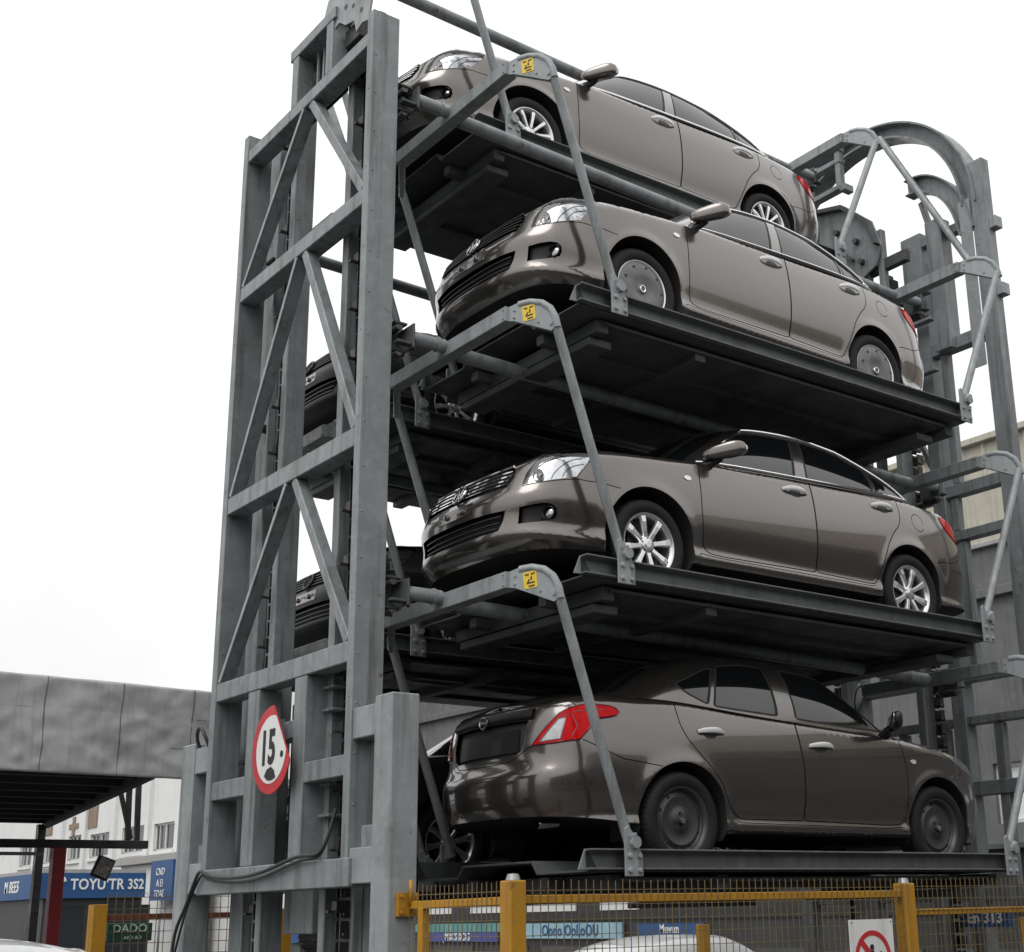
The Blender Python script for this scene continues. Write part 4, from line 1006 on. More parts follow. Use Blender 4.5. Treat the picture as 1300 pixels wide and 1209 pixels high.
# ------------------------------------------------------------------ pallets
def make_pallet():
    root = thing('parking_pallet', 'steel car pallet', 'pallet', (0, 0, 0))
    x0, x1 = -2.20, 1.95
    prof = [(-.975, .0), (-.975, .010), (-.46, .012), (-.40, .085), (.40, .085), (.46, .012), (.975, .010), (.975, .0), (.452, -.004), (.39, .070), (-.39, .070), (-.452, -.004)]
    m = MB(); m.prism(prof, lambda u, v, t: (t, u, v), x0 + .02, x1 - .02); m.build('deck', M['deck'], root, bevel=.002)
    for s in (-1, 1):
        c = [(-.978, .022), (-.978, .115), (-1.005, .122), (-1.045, .122), (-1.045, .132), (-.966, .132), (-.966, .011), (-1.03, .011), (-1.03, .022)]
        m = MB(); m.prism([(s * a, b) for a, b in c], lambda u, v, t: (t, u, v), x0 + .0, x1); fl = m.build('side_flange', M['flange'], root, bevel=.002)
        m = MB(); m.prism([(x0 - .0, .13), (x0 + .02, .13), (x0 + .09, .012), (x0 - .05, .012)], lambda u, v, t: (u, t, v), s * .978, s * .966); m.build('flange_end', M['steel'], fl)
    for x in (x0 + .30, -1.0, x1 - .12):
        m = MB(); m.box((x - .05, -.88, -.105), (x + .05, .88, -.012)); m.build('cross_member', M['deck'], root, bevel=.004)
    m = MB(); m.box((x0 + .3, -.90, -.05), (x1 - .2, .90, -.030)); m.build('belly_sheet', M['deck'], root)
    for y in (-.42, .42):
        m = MB(); m.box((x0 + .1, y - .04, -.085), (x1 - .16, y + .04, -.014)); m.build('stringer', M['deck'], root, bevel=.004)
    for x in (-1.86, 1.60):
        m = MB(); m.box((x - .10, -.80, -.175), (x + .10, .80, -.117)); m.build('stiffener_plate', M['deck'], root, bevel=.006)
    for sx in (-1, 1):
        hb = 2.575 if sx < 0 else 2.40; zo = 0. if sx < 0 else -.10
        m = MB(); m.box((sx * hb - .05, -.76, 1.71 + zo), (sx * hb + .05, .76, 1.815 + zo))
        for y in (-.74, .74):
            for z in (1.73 + zo, 1.795 + zo): m.lathe([(0, .007), (.008, .007), (.009, 0)], (sx * hb - .05, y, z), (-1, 0, 0), 7)
        m.build('hanger_beam', M['steel2'], root, bevel=.004)
        m = MB(); m.tube([(sx * (hb + .05), 0, 1.79 + zo), (sx * (hb + .31), 0, 1.79 + zo)], .048, 18); m.tube([(sx * (hb + .10), 0, 1.79 + zo), (sx * (hb + .115), 0, 1.79 + zo)], .056, 18); m.build('pivot_stub', M['steel2'], root)
        m = MB(); X0 = sx * (hb + .31); q = sx * .13
        m.box((X0, -.05, 1.70), (X0 + sx * .016, .16, 1.88)); m.box((X0 + sx * .004, .162, 1.66), (X0 + q, .178, 1.90)); m.box((X0 + sx * .02, .02, 1.68), (X0 + q, .158, 1.70)); m.box((X0 + sx * .02, .02, 1.882), (X0 + q, .15, 1.90)); m.box((X0 + sx * .02, -.04, 1.72), (X0 + q, .02, 1.74))
        m.v = [(x, y, z + zo) for x, y, z in m.v]; cr = m.build('roller_carriage', M['deck'], root, bevel=.004)
        for z in (1.68, 1.87):
            m = MB(); m.tube([(X0 + sx * .08, .03, z), (X0 + sx * .08, .25, z)], .028, 12)
            for y in (-.02, .12): m.lathe([(0, .012), (.011, .012), (.012, 0)], (X0, y, z + (.02 if z < 1.7 else -.03)), (-sx, 0, 0), 8)
            m.v = [(x, y, z_ + zo) for x, y, z_ in m.v]; m.build('guide_roller', M['chain'], cr)
        for sy in (-1, 1):
            # fin-shaped head: leaves the beam end and curls over into the rod
            d = Vector((.17, sy * .27, 0)).normalized(); n = d.cross(Vector((0, 0, 1)))
            o = Vector((sx * hb, sy * .755, 1.765 + zo))
            pf = [(-.01, .05), (.06, .072), (.14, .078), (.22, .058), (.28, .010), (.315, -.06), (.33, -.135), (.292, -.165), (.15, -.105), (.03, -.055), (-.01, -.05)]
            m = MB(); m.prism(pf, lambda u, v, t: tuple(o + d * u + Vector((0, 0, v)) + n * t), -.016, .016)
            m.tube([tuple(o + d * u + Vector((0, 0, v - .012))) for u, v in pf[1:7]], .027, 12)
            for u, v in ((.03, .02), (.03, -.03), (.29, -.12), (.20, -.09)):
                for q in (-1, 1): m.lathe([(0, .008), (.008, .008), (.009, 0)], tuple(o + d * u + Vector((0, 0, v)) + n * (.016 * q)), n * q, 7)
            hd = m.build('hanger_head', M['steel2'], root)
            if sx < 0 and sy < 0:
                q = 1 if (n.x < 0) else -1
                m = MB(); k = lambda u, v, e: tuple(o + d * u + Vector((0, 0, v)) + n * (q * e))
                P_ = rounded([(.085, .035), (.175, .045), (.185, -.062), (.095, -.072)], .012, 3)
                m.prism(P_, lambda u, v, t: k(u, v, t), .0165, .0185); m.build('warning_sticker', M['sticker'], hd)
                m = MB()
                for a, b in (((.10, .018), (.125, .020)), ((.14, .02), (.165, .03)), ((.142, -.015), (.142, .008)), ((.12, -.035), (.165, -.028)), ((.128, -.01), (.115, -.04)), ((.125, -.055), (.165, -.05))):
                    m.beam(k(*a, .0195), k(*b, .0195), .009, .002, up=tuple(n))
                m.build('sticker_marks', M['ink'], hd)
            top = o + d * .315 + Vector((0, 0, -.10)); bot = Vector((sx * 1.885, sy * 1.005, .17)); top = Vector((top.x, sy * 1.02, top.z))
            m = MB(); m.tube([tuple(top), tuple(top + (bot - top) * .02), tuple(bot)], [.03, .032, .032], 14); rd = m.build('hanger_rod', M['steel2'], root)
            m = MB(); c = Vector((sx * 1.87, sy * .99, 0))
            a = [(-.085, -.03), (.055, -.03), (.055, .085), (.0, .20), (-.055, .27), (-.085, .25)]
            m.prism([(sx * -u if False else u * 1.0, v) for u, v in a], lambda u, v, t: (c.x + u, c.y + t, c.z + v), sy * .052, sy * .066)
            for u, v in ((-.05, .005), (.025, .005), (-.05, .09), (.025, .09)): m.lathe([(0, .016), (.015, .016), (.016, 0)], (c.x + u, c.y + sy * .066, v), (0, sy, 0), 8)
            m.build('rod_bracket', M['steel2'], rd, bevel=.003)
            m = MB(); dd = (top - bot).normalized(); m.tube([tuple(bot - dd * .03 + Vector((0, sy * .05, 0))), tuple(bot + dd * .05 + Vector((0, sy * .05, 0)))], .030, 12); m.lathe([(0, .02), (.036, .02), (.036, -.05)], tuple(bot + Vector((0, sy * .06, .0))), (0, sy, 0), 14); m.build('rod_pin', M['steel2'], rd)
    m = MB(); m.tube([(-2.52, 0, 1.755), (2.36, 0, 1.66)], .052, 18); m.build('torsion_tube', M['steel'], root)
    return root
PX = 7.36
PG = 'pallets hanging round the parking tower'
pallet0 = make_pallet()
spots = [(8.90, 7.385, 'topmost grey steel pallet at the crown of the tower, carrying the highest sedan'),
         (7.71, 5.50, 'grey steel pallet carrying the sedan with flat wheel covers, second from top'),
         (7.71, 3.63, 'grey steel pallet carrying the sedan with polished wheels and chrome grille'),
         (7.71, 1.83, 'lowest near grey steel pallet, carrying the sedan with red tail lamp towards us'),
         (10.28, 5.44, 'back pallet carrying the upper dark car seen through the left frame'),
         (10.28, 3.56, 'back pallet carrying the lower dark car seen through the left frame'),
         (10.10, 1.80, 'back pallet level with the lowest near deck, behind the bronze saloon')]
for i, (yc, z, lab) in enumerate(spots):
    o = pallet0 if i == 0 else copy_tree(pallet0)
    o.location = (PX - (.05 if i == 0 else 0), yc, z); o.rotation_euler = (0, R_(-.3) if i == 0 else 0, 0); tag(o, lab, 'pallet', PG)

# ------------------------------------------------------------------ cars
CG = 'cars parked in the tower'
car = thing('parked_car', 'bronze grey sedan with polished spoke wheels and chrome grille, middle deck', 'car', (5.84, 7.67, 3.645), 0, CG)
make_car(CAR_A, FEAT_A, M['paint'], 'spoke8', car)
c1 = copy_tree(car); c1.location = (5.80, 8.94, 7.395); c1.rotation_euler = (0, R_(-.2), 0); tag(c1, 'topmost bronze grey sedan, nose hidden by the corner column, sky behind its roof', 'car', CG)
T, B, Fc, Dk = tread_wheel('spoke10'); s10 = Fc.build('spokes', [M['alloy']], None, bevel=.003); s10m = s10.data; bpy.data.objects.remove(s10)
for w_ in c1.children:
    if w_.name.startswith('wheel'):
        for k in w_.children:
            if k.name.startswith('spokes'): k.data = s10m
c2 = copy_tree(car); c2.location = (5.84, 7.67, 5.52); c2.rotation_euler = (0, R_(1.0), 0)
tag(c2, 'bronze grey sedan with scuffed flat wheel covers and black grille, second deck from top', 'car', CG)
T, B, Fc, Dk = tread_wheel('cover'); cv = Fc.build('wheel_cover', [M['cover'], M['chrome']], None); cvm = cv.data; bpy.data.objects.remove(cv)
cv = Dk.build('cover_slots', M['black'], None); cvd = cv.data; bpy.data.objects.remove(cv)
for k in list(c2.children):
    if k.name.startswith('wheel') :
        if k.location.x > 1: k.location.x = 2.48
        for q in list(k.children):
            if q.name.startswith('spokes'):
                for md in list(q.modifiers): q.modifiers.remove(md)
                q.data = cvm; q.name = 'wheel_cover'
            elif q.name.startswith('brake_disc'): q.data = cvd; q.name = 'cover_slots'
    else: k.scale = (.918, 1, 1)
# its grille bars are dark, not chromed
for k in c2.children:
    if k.name.startswith('grille'):
        for q in k.children:
            if q.name.startswith('grille_bar') or q.name.startswith('grille_surround'):
                q.data = q.data.copy(); q.data.materials[0] = M['black']
cb = thing('parked_car', 'dark bronze saloon with red tail lamp towards us and plain steel wheels, lowest deck', 'car', (8.71, 7.73, 1.843), math.pi, CG)
make_car(CAR_B, FEAT_B, M['paint2'], 'steel', cb)
def recolour(root, old, new, cache={}):
    for o in [root] + list(root.children_recursive):
        if o.type == 'MESH' and any(m == old for m in o.data.materials):
            key = (o.data.name, new.name)
            if key not in cache:
                d = o.data.copy()
                for i, m in enumerate(d.materials):
                    if m == old: d.materials[i] = new
                cache[key] = d
            o.data = cache[key]
for (x, y, z, lab) in ((5.94, 10.27, 5.455, 'upper of two black cars seen through the left frame'), (6.02, 10.27, 3.575, 'lower of two black cars seen through the left frame'), (5.80, 10.07, 1.815, 'black car with spoke wheels behind the lowest bronze saloon')):
    k = copy_tree(car); k.location = (x, y, z); recolour(k, M['paint'], M['paintk']); recolour(k, M['lampin'], M['steelrim']); recolour(k, M['chrome'], M['steelrim']); recolour(k, M['chromed'], M['steelrim']); tag(k, lab, 'car', CG)
cw = thing('parked_car', 'white car at ground level behind the yellow mesh fence', 'car', (12.5, 12.7, .0), math.pi, 'white cars at ground level')
make_car(CAR_B, FEAT_W, M['paintw'], 'steel', cw); cw.scale = (1, 1, .87)
k = copy_tree(cw); k.location = (1.2, 11.3, -.02); k.rotation_euler = (0, 0, 0); k.scale = (1, 1, 1); tag(k, 'white car whose roof shows at the bottom left corner', 'car', 'white cars at ground level')
# ------------------------------------------------------------------ height limit sign on the left frame
sg = thing('limit_sign', 'round white sign with red rim reading 15, one side bent away, on the left frame', 'sign', (4.02, 8.64, 2.68))
R0, R1 = .292, .225
def clipc(r, n=64, off=0.):
    """disc whose near upper side is cut by the fold line"""
    P_ = [];  a0 = np.linspace(0, 2 * math.pi, n, endpoint=False)
    L0 = np.array((-.01, .292)); L1 = np.array((-.275, -.09)); d = (L1 - L0) / np.linalg.norm(L1 - L0); nn = np.array((-d[1], d[0]))
    if nn @ (np.array((0., 0)) - L0) < 0: nn = -nn
    for a in a0:
        p = np.array((r * math.cos(a), r * math.sin(a))); e = (p - L0) @ nn
        if e < off: p = p + nn * (off - e)
        P_.append(tuple(p))
    return P_
m = MB(); m.prism(clipc(R0), lambda u, v, t: (t, u, v), -.004, .004); m.build('plate', M['signred'], sg)
m = MB(); m.prism(clipc(R1, off=.004), lambda u, v, t: (t, u, v), -.0065, -.0045); m.build('face', M['white'], sg)
text_mesh('15', .31, .001, 'digits', M['ink'], sg, (-.0085, .045, .005), (0, -1, 0), (0, 0, 1), sx=.72, bold=.011)
text_mesh('.', .3, .001, 'digits', M['ink'], sg, (-.0085, -.165, .03), (0, -1, 0), (0, 0, 1), bold=.004)
m = MB(); m.prism([(.085, -.17), (.05, -.13), (-.01, -.115), (-.06, -.14), (-.085, -.19), (-.03, -.205), (.04, -.20)], lambda u, v, t: (t, u, v), -.009, -.007); m.build('symbol', M['ink'], sg)
m = MB(); m.box((.005, -.02, -.20), (.075, .02, .20)); m.build('mount', M['steel'], sg)

# ------------------------------------------------------------------ cables
def cable(pts, r, lab):
    q = nspline(np.arange(len(pts)), np.array(pts, float))(np.linspace(0, len(pts) - 1, len(pts) * 8))
    m = MB(); m.tube([tuple(p) for p in q], r, 8); return tag(m.build('power_cable', M['cable']), lab, 'cable')
cable([(4.12, 7.9, 2.25), (4.07, 7.98, 2.0), (4.05, 8.23, 1.975), (4.05, 8.68, 1.91), (4.05, 9.16, 1.875), (4.05, 9.62, 1.90), (4.05, 9.80, 1.93), (4.05, 9.93, 1.80), (4.05, 10.05, 1.66), (4.05, 10.18, 1.50), (4.06, 10.25, 1.2)],   .012, 'thick black cable sagging along the bottom beam of the left frame')
cable([(4.12, 7.92, 2.22), (4.08, 8.0, 1.985), (4.06, 8.25, 1.945), (4.06, 8.7, 1.875), (4.06, 9.18, 1.845), (4.06, 9.66, 1.88), (4.07, 9.82, 1.90), (4.06, 10.0, 1.70), (4.06, 10.2, 1.35)], .009, 'thinner black cable under the thick one on the bottom beam')
cable([(4.3, 10.1, 2.6), (4.12, 10.12, 2.86), (4.08, 10.03, 2.98), (4.09, 9.93, 2.90), (4.2, 9.95, 2.7)], .014, 'short black cable loop at the top of the far support post')

# ------------------------------------------------------------------ yellow mesh fences
def mesh_panel(m, P0, P1, z0, z1, dx, dz, r=.0019, hook=False):
    P0, P1 = Vector(P0), Vector(P1); L = (P1 - P0).length; d = (P1 - P0) / L; k = 0
    n = max(1, round(L / dx))
    for i in range(n + 1):
        p = P0 + d * (L * i / n); j = random.uniform(-.004, .004)
        m.beam((p.x + j * d.x, p.y + j * d.y, z0), (p.x, p.y, z1 + random.uniform(-.004, .006)), r * 2, r * 2, up=tuple(d))
    z = z0 + .02
    while z <= z1 + .001:
        m.beam((P0.x, P0.y + .003, z), (P1.x, P1.y + .003, z + random.uniform(-.004, .004)), r * 2, r * 2); z += dz
FY = 6.1
fence = thing('mesh_fence', 'yellow framed wire mesh fence running across in front of the tower', 'fence', (4.205, FY, 0))
def fp(name, mb, m, bevel=.004, root=None, o=(4.205, FY)):
    mb.v = [(x - o[0], y - o[1], z) for x, y, z in mb.v]; return mb.build(name, m, root or fence, bevel=bevel)
for x in (4.205, 7.265):
    p = fp('post', MB().box((x - .05, FY - .05, 0), (x + .05, FY + .05, 1.765 if x < 5 else 1.735)), M['yellow'], .006)
    m = MB(); m.lathe([(0, .035), (.03, .03), (.04, .0)], (x, FY, 1.767 if x < 5 else 1.737), (0, 0, 1), 16); fp('post_cap', m, M['bolt'], 0, p)
for x, zt in ((5.56, 1.52), (8.62, 1.50)): fp('short_post', MB().box((x - .03, FY + .03, 0), (x + .03, FY + .09, zt)), M['yellow'], .004)
for z in (1.67, .95, .18): fp('rail', MB().box((4.257, FY - .02, z - .022), (7.213, FY + .02, z + .022)), M['yellow'])
for z in (1.555, .85, .18): fp('rail', MB().box((7.317, FY - .018, z - .02), (10.6, FY + .018, z + .02)), M['yellow'])
m = MB(); mesh_panel(m, (4.26, FY - .026, 0), (7.21, FY - .026, 0), .12, 1.765, .05, .075); fp('wire_mesh', m, M['wire'], 0)
m = MB(); mesh_panel(m, (7.32, FY - .024, 0), (10.6, FY - .024, 0), .12, 1.765, .05, .075); fp('wire_mesh', m, M['wire'], 0)
fp('post', MB().box((10.6, FY - .06, 0), (10.72, FY + .06, 1.75)), M['yellow'])
gate = thing('mesh_gate', 'yellow mesh gate hinged on the thick grey corner post', 'gate', (4.24, 7.19, 0))
gp_ = lambda n, mb, m, b=.004, r=None: fp(n, mb, m, b, r or gate, (4.24, 7.19))
for z in (1.665, .95, .18): gp_('rail', MB().beam((4.24, 7.17, z - .005), (4.21, 6.18, z), .04, .042), M['yellow'])
gp_('stile', MB().beam((4.236, 7.03, .1), (4.236, 7.03, 1.645), .05, .05, up=(0, 1, 0)), M['yellow'])
m = MB(); mesh_panel(m, (4.222, 7.16, 0), (4.188, 6.18, 0), .12, 1.76, .05, .075); gp_('wire_mesh', m, M['wire'], 0)
m = MB().box((4.15, 7.165, 1.60), (4.28, 7.198, 1.73))
for x, z in ((4.17, 1.62), (4.26, 1.62), (4.17, 1.71), (4.26, 1.71)): m.lathe([(0, .01), (.01, .01), (.011, 0)], (x, 7.165, z), (0, -1, 0), 7)
hg = gp_('hinge', m, M['yellow'], 0)
gp_('hinge_pin', MB().tube([(4.22, 7.15, 1.66), (4.22, 7.15, 1.80)], .012, 8), M['yellow'], 0, hg)
# no-entry style safety sign wired to the fence
ps = thing('safety_sign', 'white board with a red barred circle over a black figure, wired to the yellow fence', 'sign', (6.87, FY - .045, 1.27))
sp_ = lambda n, mb, m, r=None: mb.build(n, m, r or ps)
m = MB(); m.box((-.20, -.004, -.30), (.20, .004, .25)); sp_('board', m, M['white'])
m = MB(); A = [(math.cos(a), math.sin(a)) for a in np.linspace(0, 2 * math.pi, 48)]
m.prism([(x * .165, z * .165 + .02) for x, z in A] + [(x * .135, z * .135 + .02) for x, z in A[::-1]], lambda u, v, t: (u, t, v), -.0065, -.0045)
m.prism([(-.125, .115), (-.095, .14), (.125, -.08), (.095, -.105)], lambda u, v, t: (u, t, v), -.0068, -.0047); sp_('barred_circle', m, M['signred'])
m = MB(); m.prism([(math.cos(a) * .018 - .01, math.sin(a) * .018 + .085) for a in np.linspace(0, 2 * math.pi, 14, endpoint=False)], lambda u, v, t: (u, t, v), -.0085, -.0070)
for a, b, w_ in (((-.01, .065), (.0, -.005), .03), ((-.005, .055), (-.05, .01), .014), ((0, .05), (.05, .015), .014), ((0, -.005), (-.035, -.075), .017), ((.0, -.005), (.03, -.075), .017), ((.07, .06), (.07, -.06), .014), ((.045, -.02), (.09, -.02), .012)):
    m.beam((a[0], -.0078, a[1]), (b[0], -.0078, b[1]), w_, .0012, up=(0, 1, 0))
sp_('figure', m, M['ink'])
m = MB()
for x in (-.18, .18): m.tube([(x, -.01, .235), (x, .02, .24)], .005, 6)
sp_('wire_tie', m, M['bolt'])
# far fence at left
ff = thing('mesh_fence', 'rusty wire mesh fence with one yellow post at far left', 'fence', (4.45, 13, 0))
fq = lambda n, mb, m, b=.004: fp(n, mb, m, b, ff, (4.45, 13))
fq('post', MB().box((4.385, 12.93, 0), (4.515, 13.07, 1.76)), M['yellow']); fq('post', MB().box((6.2, 12.95, 0), (6.32, 13.07, 1.70)), M['yellow'])
M['rustrail'] = mat('rusty_red_rail', (.15, .05, .025), .6, var=.6, vscale=4, rust=.8)
for z in (1.65, .9, .15): fq('rail', MB().box((4.517, 12.98, z - .025), (6.198, 13.02, z + .025)), M['rustrail'])
m = MB(); mesh_panel(m, (4.52, 12.97, 0), (6.2, 12.97, 0), .1, 1.83, .075, .10, .003)
for i in range(23):
    x = 4.52 + 1.68 * i / 22; m.tube([(x + .03 * math.cos(a) + .03, 12.97, 1.83 + .03 * math.sin(a)) for a in np.linspace(math.pi, 0, 6)], .003, 4)
fq('wire_mesh', m, M['wire'], 0)
gs = thing('name_board', 'small dark green board lettered in pale green behind the far left fence', 'sign', (4.84, 13.25, 1.51))
m = MB(); m.box((-.21, -.01, -.075), (.21, .01, .085)); m.build('board', M['green'], gs, bevel=.004)
text_mesh('DADO', .10, .002, 'lettering', M['greenl'], gs, (0, -.0125, .035), (1, 0, 0), (0, 0, 1), sx=1.05, bold=.001)
text_mesh('AED BD', .042, .002, 'lettering', M['greenl'], gs, (.03, -.0125, -.045), (1, 0, 0), (0, 0, 1), sx=1.1)

# ------------------------------------------------------------------ tarpaulin canopy at left
can = thing('canopy', 'long grey tarpaulin fronted canopy with dark underside at left', 'canopy', (0, 15, 0))
cp = lambda n, mb, m, b=0, r=None: fp(n, mb, m, b, r or can, (0, 15))
import mathutils
XL, XRT = -9., 6.35
nx_, nz_ = 300, 40; m = MB(); vs = []
def fas_y(x, z, ft):
    no = mathutils.noise
    q = no.fractal(Vector((x * 1.5, 3.3, z * 1.3)), 1.0, 2.0, 5) + .8 * (1 - abs(no.noise(Vector((x * 2.1 + z * 2.6, z * 1.5 - x * .8, 8.1)))) * 2.2) + .4 * (1 - abs(no.noise(Vector((x * 3.6 - z * 3.6, z * 2.2 + x * 1.4, 2.7)))) * 2.4) + .2 * (1 - abs(no.noise(Vector((x * 5.5 + z * 6.5, z * 3 - x, 5.5)))) * 2.2)
    bx = abs(((x + 20) / .80) % 1 - .5) * 2; bz = abs((ft * 3 + .5) % 1 - .5) * 2
    return 15 - .024 * q * min(1, (1 - bx) * 5 + .7) * min(1, abs(bz) * 3 + .8) 
for i in range(nx_ + 1):
    for j in range(nz_ + 1):
        x = XL + (XRT - XL) * i / nx_; ft = j / nz_
        z = 3.11 + (1.0 - .0075 * (x - 3.9)) * ft - .008 * (x - 3.9) * 1.0
        y = fas_y(x, z, ft)
        vs.append((x, y, z))
fs = [(i * (nz_ + 1) + j, (i + 1) * (nz_ + 1) + j, (i + 1) * (nz_ + 1) + j + 1, i * (nz_ + 1) + j + 1) for i in range(nx_) for j in range(nz_)]
m.add(vs, fs, True); fas = cp('fascia', m, M['tarp']); fas.modifiers.new('thickness', 'SOLIDIFY').thickness = -.01
M['seam'] = mat('tarp_seam', (.14, .145, .148), .6, var=.4, vscale=20)
for k in range(-14, 8):
    x = (k + .5) * .80; m = MB()
    if XL < x < XRT: m.tube([(x + .006 * math.sin(9 * t_ + k), fas_y(x, 3.11 + t_, t_) - .008, 3.11 + (1. - .0075 * (x - 3.9)) * t_ - .008 * (x - 3.9)) for t_ in np.linspace(.01, .99, 41)], .0075, 5); cp('seam_line', m, M['seam'], 0, fas)
for f_ in (1 / 3, 2 / 3): m = MB(); m.tube([(x, fas_y(x, 3.11 + f_, f_) - .006, 3.11 + (1. - .0075 * (x - 3.9)) * f_ - .008 * (x - 3.9)) for x in np.linspace(XL, XRT, 300)], .0055, 5); cp('hem_line', m, M['seam'], 0, fas)
def quadslab(pl, z0, z1): m = MB(); m.prism(pl, lambda u, v, t: (u, v, t), z0, z1); return m
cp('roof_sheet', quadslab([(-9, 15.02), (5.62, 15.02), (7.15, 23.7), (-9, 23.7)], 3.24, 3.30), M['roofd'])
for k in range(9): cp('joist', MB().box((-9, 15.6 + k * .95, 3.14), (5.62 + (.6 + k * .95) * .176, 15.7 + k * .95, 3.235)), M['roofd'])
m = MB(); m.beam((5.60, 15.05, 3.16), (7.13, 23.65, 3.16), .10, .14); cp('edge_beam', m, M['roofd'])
for x, y in ((7.0, 23.4), (2.0, 23.4), (-4, 23.4)): cp('post', MB().box((x - .06, y - .06, 0), (x + .06, y + .06, 3.13)), M['grease'])
# braced steel gantry under the canopy
gan = thing('gantry', 'dark horizontal pipe gantry with diagonal struts under the canopy', 'gantry', (4, 18, 0))
gg = lambda n, mb, m, b=0: fp(n, mb, m, b, gan, (4, 18))
gg('beam', MB().box((-6, 17.95, 2.50), (6.72, 18.05, 2.60)), M['grease'], .006)
gg('beam', MB().box((-6, 18.2, 2.42), (5.5, 18.26, 2.46)), M['steel2'])
for x in (6.46, 6.58): gg('strut', MB().beam((x, 18, 2.6), (x - .03, 18, 3.45), .06, .06, up=(0, 1, 0)), M['grease'])
gg('strut', MB().beam((6.50, 18, 2.62), (6.27, 18, 3.4), .05, .05, up=(0, 1, 0)), M['grease'])
rp = MB().box((5.44, 17.6, 0), (5.59, 17.75, 2.49)); tag(rp.build('red_post', M['redpost'], bevel=.01), 'dark red square steel post under the canopy', 'post')
fl = thing('flood_lamp', 'square black floodlight tilted under the dark pipe', 'lamp', (6.08, 17.8, 2.25))
m = MB(); m.beam((-.02, 0, -.12), (.07, -.02, .13), .22, .05, up=(0, -1, .2)); m.build('lamp_housing', M['black'], fl, bevel=.008)
m = MB(); m.beam((-.012, -.03, -.09), (.072, -.05, .10), .17, .006, up=(0, -1, .2)); m.build('lamp_glass', M['lampin'], fl)
m = MB(); m.tube([(.0, .05, .12), (.03, .16, .26)], .015, 8); m.build('lamp_arm', M['black'], fl)

# ------------------------------------------------------------------ white building and blue shop beyond the canopy
wb = thing('white_building', 'white rendered two storey building with a row of sliding windows', 'building', (24, 66, 0))
wp_ = lambda n, mb, m, b=0, r=None: fp(n, mb, m, b, r or wb, (24, 66))
# wall with real window openings
wins = [(61.14, 63.56, 4.66, 5.87), (64.6, 67.6, 4.70, 5.92), (69.4, 72.1, 4.70, 5.86), (73.3, 75.4, 4.70, 5.95), (77.2, 79.4, 4.7, 5.9), (81.5, 83.7, 4.7, 5.9)]
m = MB(); m.box((24, 40, 0), (40, 96, 4.66)); m.box((24, 40, 5.95), (40, 96, 11)); ys = [40] + [v for a, b, _, _ in sorted(wins) for v in (a, b)] + [96]
for i in range(0, len(ys), 2): m.box((24, ys[i], 4.66), (40, ys[i + 1], 5.95))
for a, b, z0, z1 in wins: m.box((24, a, 4.66), (40, b, z0)) if z0 > 4.66 else None; m.box((24, a, z1), (40, b, 5.95)) if z1 < 5.95 else None
m.box((24.6, 41, 4.67), (39, 95, 5.94)); wp_('wall', m, M['wall'])
for a, b, z0, z1 in wins:
    m = MB(); t = .09; x = 24.12
    m.box((x, a, z0), (x + .1, a + t, z1)); m.box((x, b - t, z0), (x + .1, b, z1)); m.box((x, a, z0), (x + .1, b, z0 + t)); m.box((x, a, z1 - t), (x + .1, b, z1)); mid = (a + b) / 2; m.box((x - .02, mid - t * .7, z0), (x + .1, mid + t * .7, z1)); m.box((x - .02, b - (b - a) * .22, z0), (x + .08, b - (b - a) * .22 + .06, z1))
    wn = wp_('window', m, M['frame'])
    wp_('pane', MB().box((x + .04, a + t, z0 + t), (x + .06, b - t, z1 - t)), M['pane'], 0, wn)
    wp_('sill', MB().box((23.9, a - .12, z0 - .16), (24.3, b + .12, z0)), M['wall'], 0, wn)
for y in (64.1, 68.5, 72.7, 76.3, 80.5): wp_('pilaster', MB().box((23.82, y - .22, 2.6), (23.998, y + .22, 11)), M['wall'])
wp_('ledge', MB().box((22.6, 55, 4.02), (23.998, 65.0, 4.36)), M['awn'], .02)
wp_('porch_wall', MB().box((22.9, 56, 0), (23.6, 64.3, 4.01)), M['wall'])
M['tan'] = mat('tan_tile', (.26, .19, .14), .7, var=.4)
m = MB(); m.box((23.95, 74.0, 6.3), (23.99, 75.4, 6.55)); m.box((23.945, 74.5, 5.95), (23.985, 74.9, 6.9)); wp_('wall_cross', m, M['tan'])
for y in (71.2, 78.2): wp_('wall_panel', MB().box((23.94, y, 6.2), (23.99, y + 1.3, 7.6)), M['tan'])
bsn = thing('blue_sign', 'small blue sign board with white lettering by the far grey post', 'sign', (22.4, 58.0, 3.2))
m = MB(); m.box((-.05, -1.2, -.75), (.05, 1.2, .85)); m.build('board', M['blue'], bsn)
for z, s_ in ((.38, 'CND'), (-.08, 'A EI'), (-.5, 'TDAE')): text_mesh(s_, .42, .01, 'lettering', M['letter'], bsn, (-.065, .1, z), (0, -1, 0), (0, 0, 1), sx=1.0)
m = MB(); m.tube([(0, 0, -.76), (0, 0, -3.2)], .05, 8); m.build('post', M['steel2'], bsn)
bs = thing('shop_building', 'low shop with a long blue fascia lettered in white, dark front below', 'shop', (15.16, 50, 0))
bq = lambda n, mb, m, b=0, r=None: fp(n, mb, m, b, r or bs, (15.16, 50))
bq('wall', MB().box((15.3, 50.2, 0), (18.7, 64, 3.1)), M['shopdark']); bq('roof', MB().box((15.2, 50.12, 3.28), (18.75, 64, 3.40)), M['awn'])
f1 = bq('fascia', MB().box((15.16, 50, 2.44), (18.72, 50.16, 3.275)), M['blue']); f2 = bq('fascia', MB().box((15.12, 50.0, 2.44), (15.155, 62, 3.275)), M['blue'])
text_mesh("TOYU'TR", .50, .01, 'lettering', M['letter'], f1, (1.86, -.02, 2.88), (1, 0, 0), (0, 0, 1), sx=.86, bold=.010)
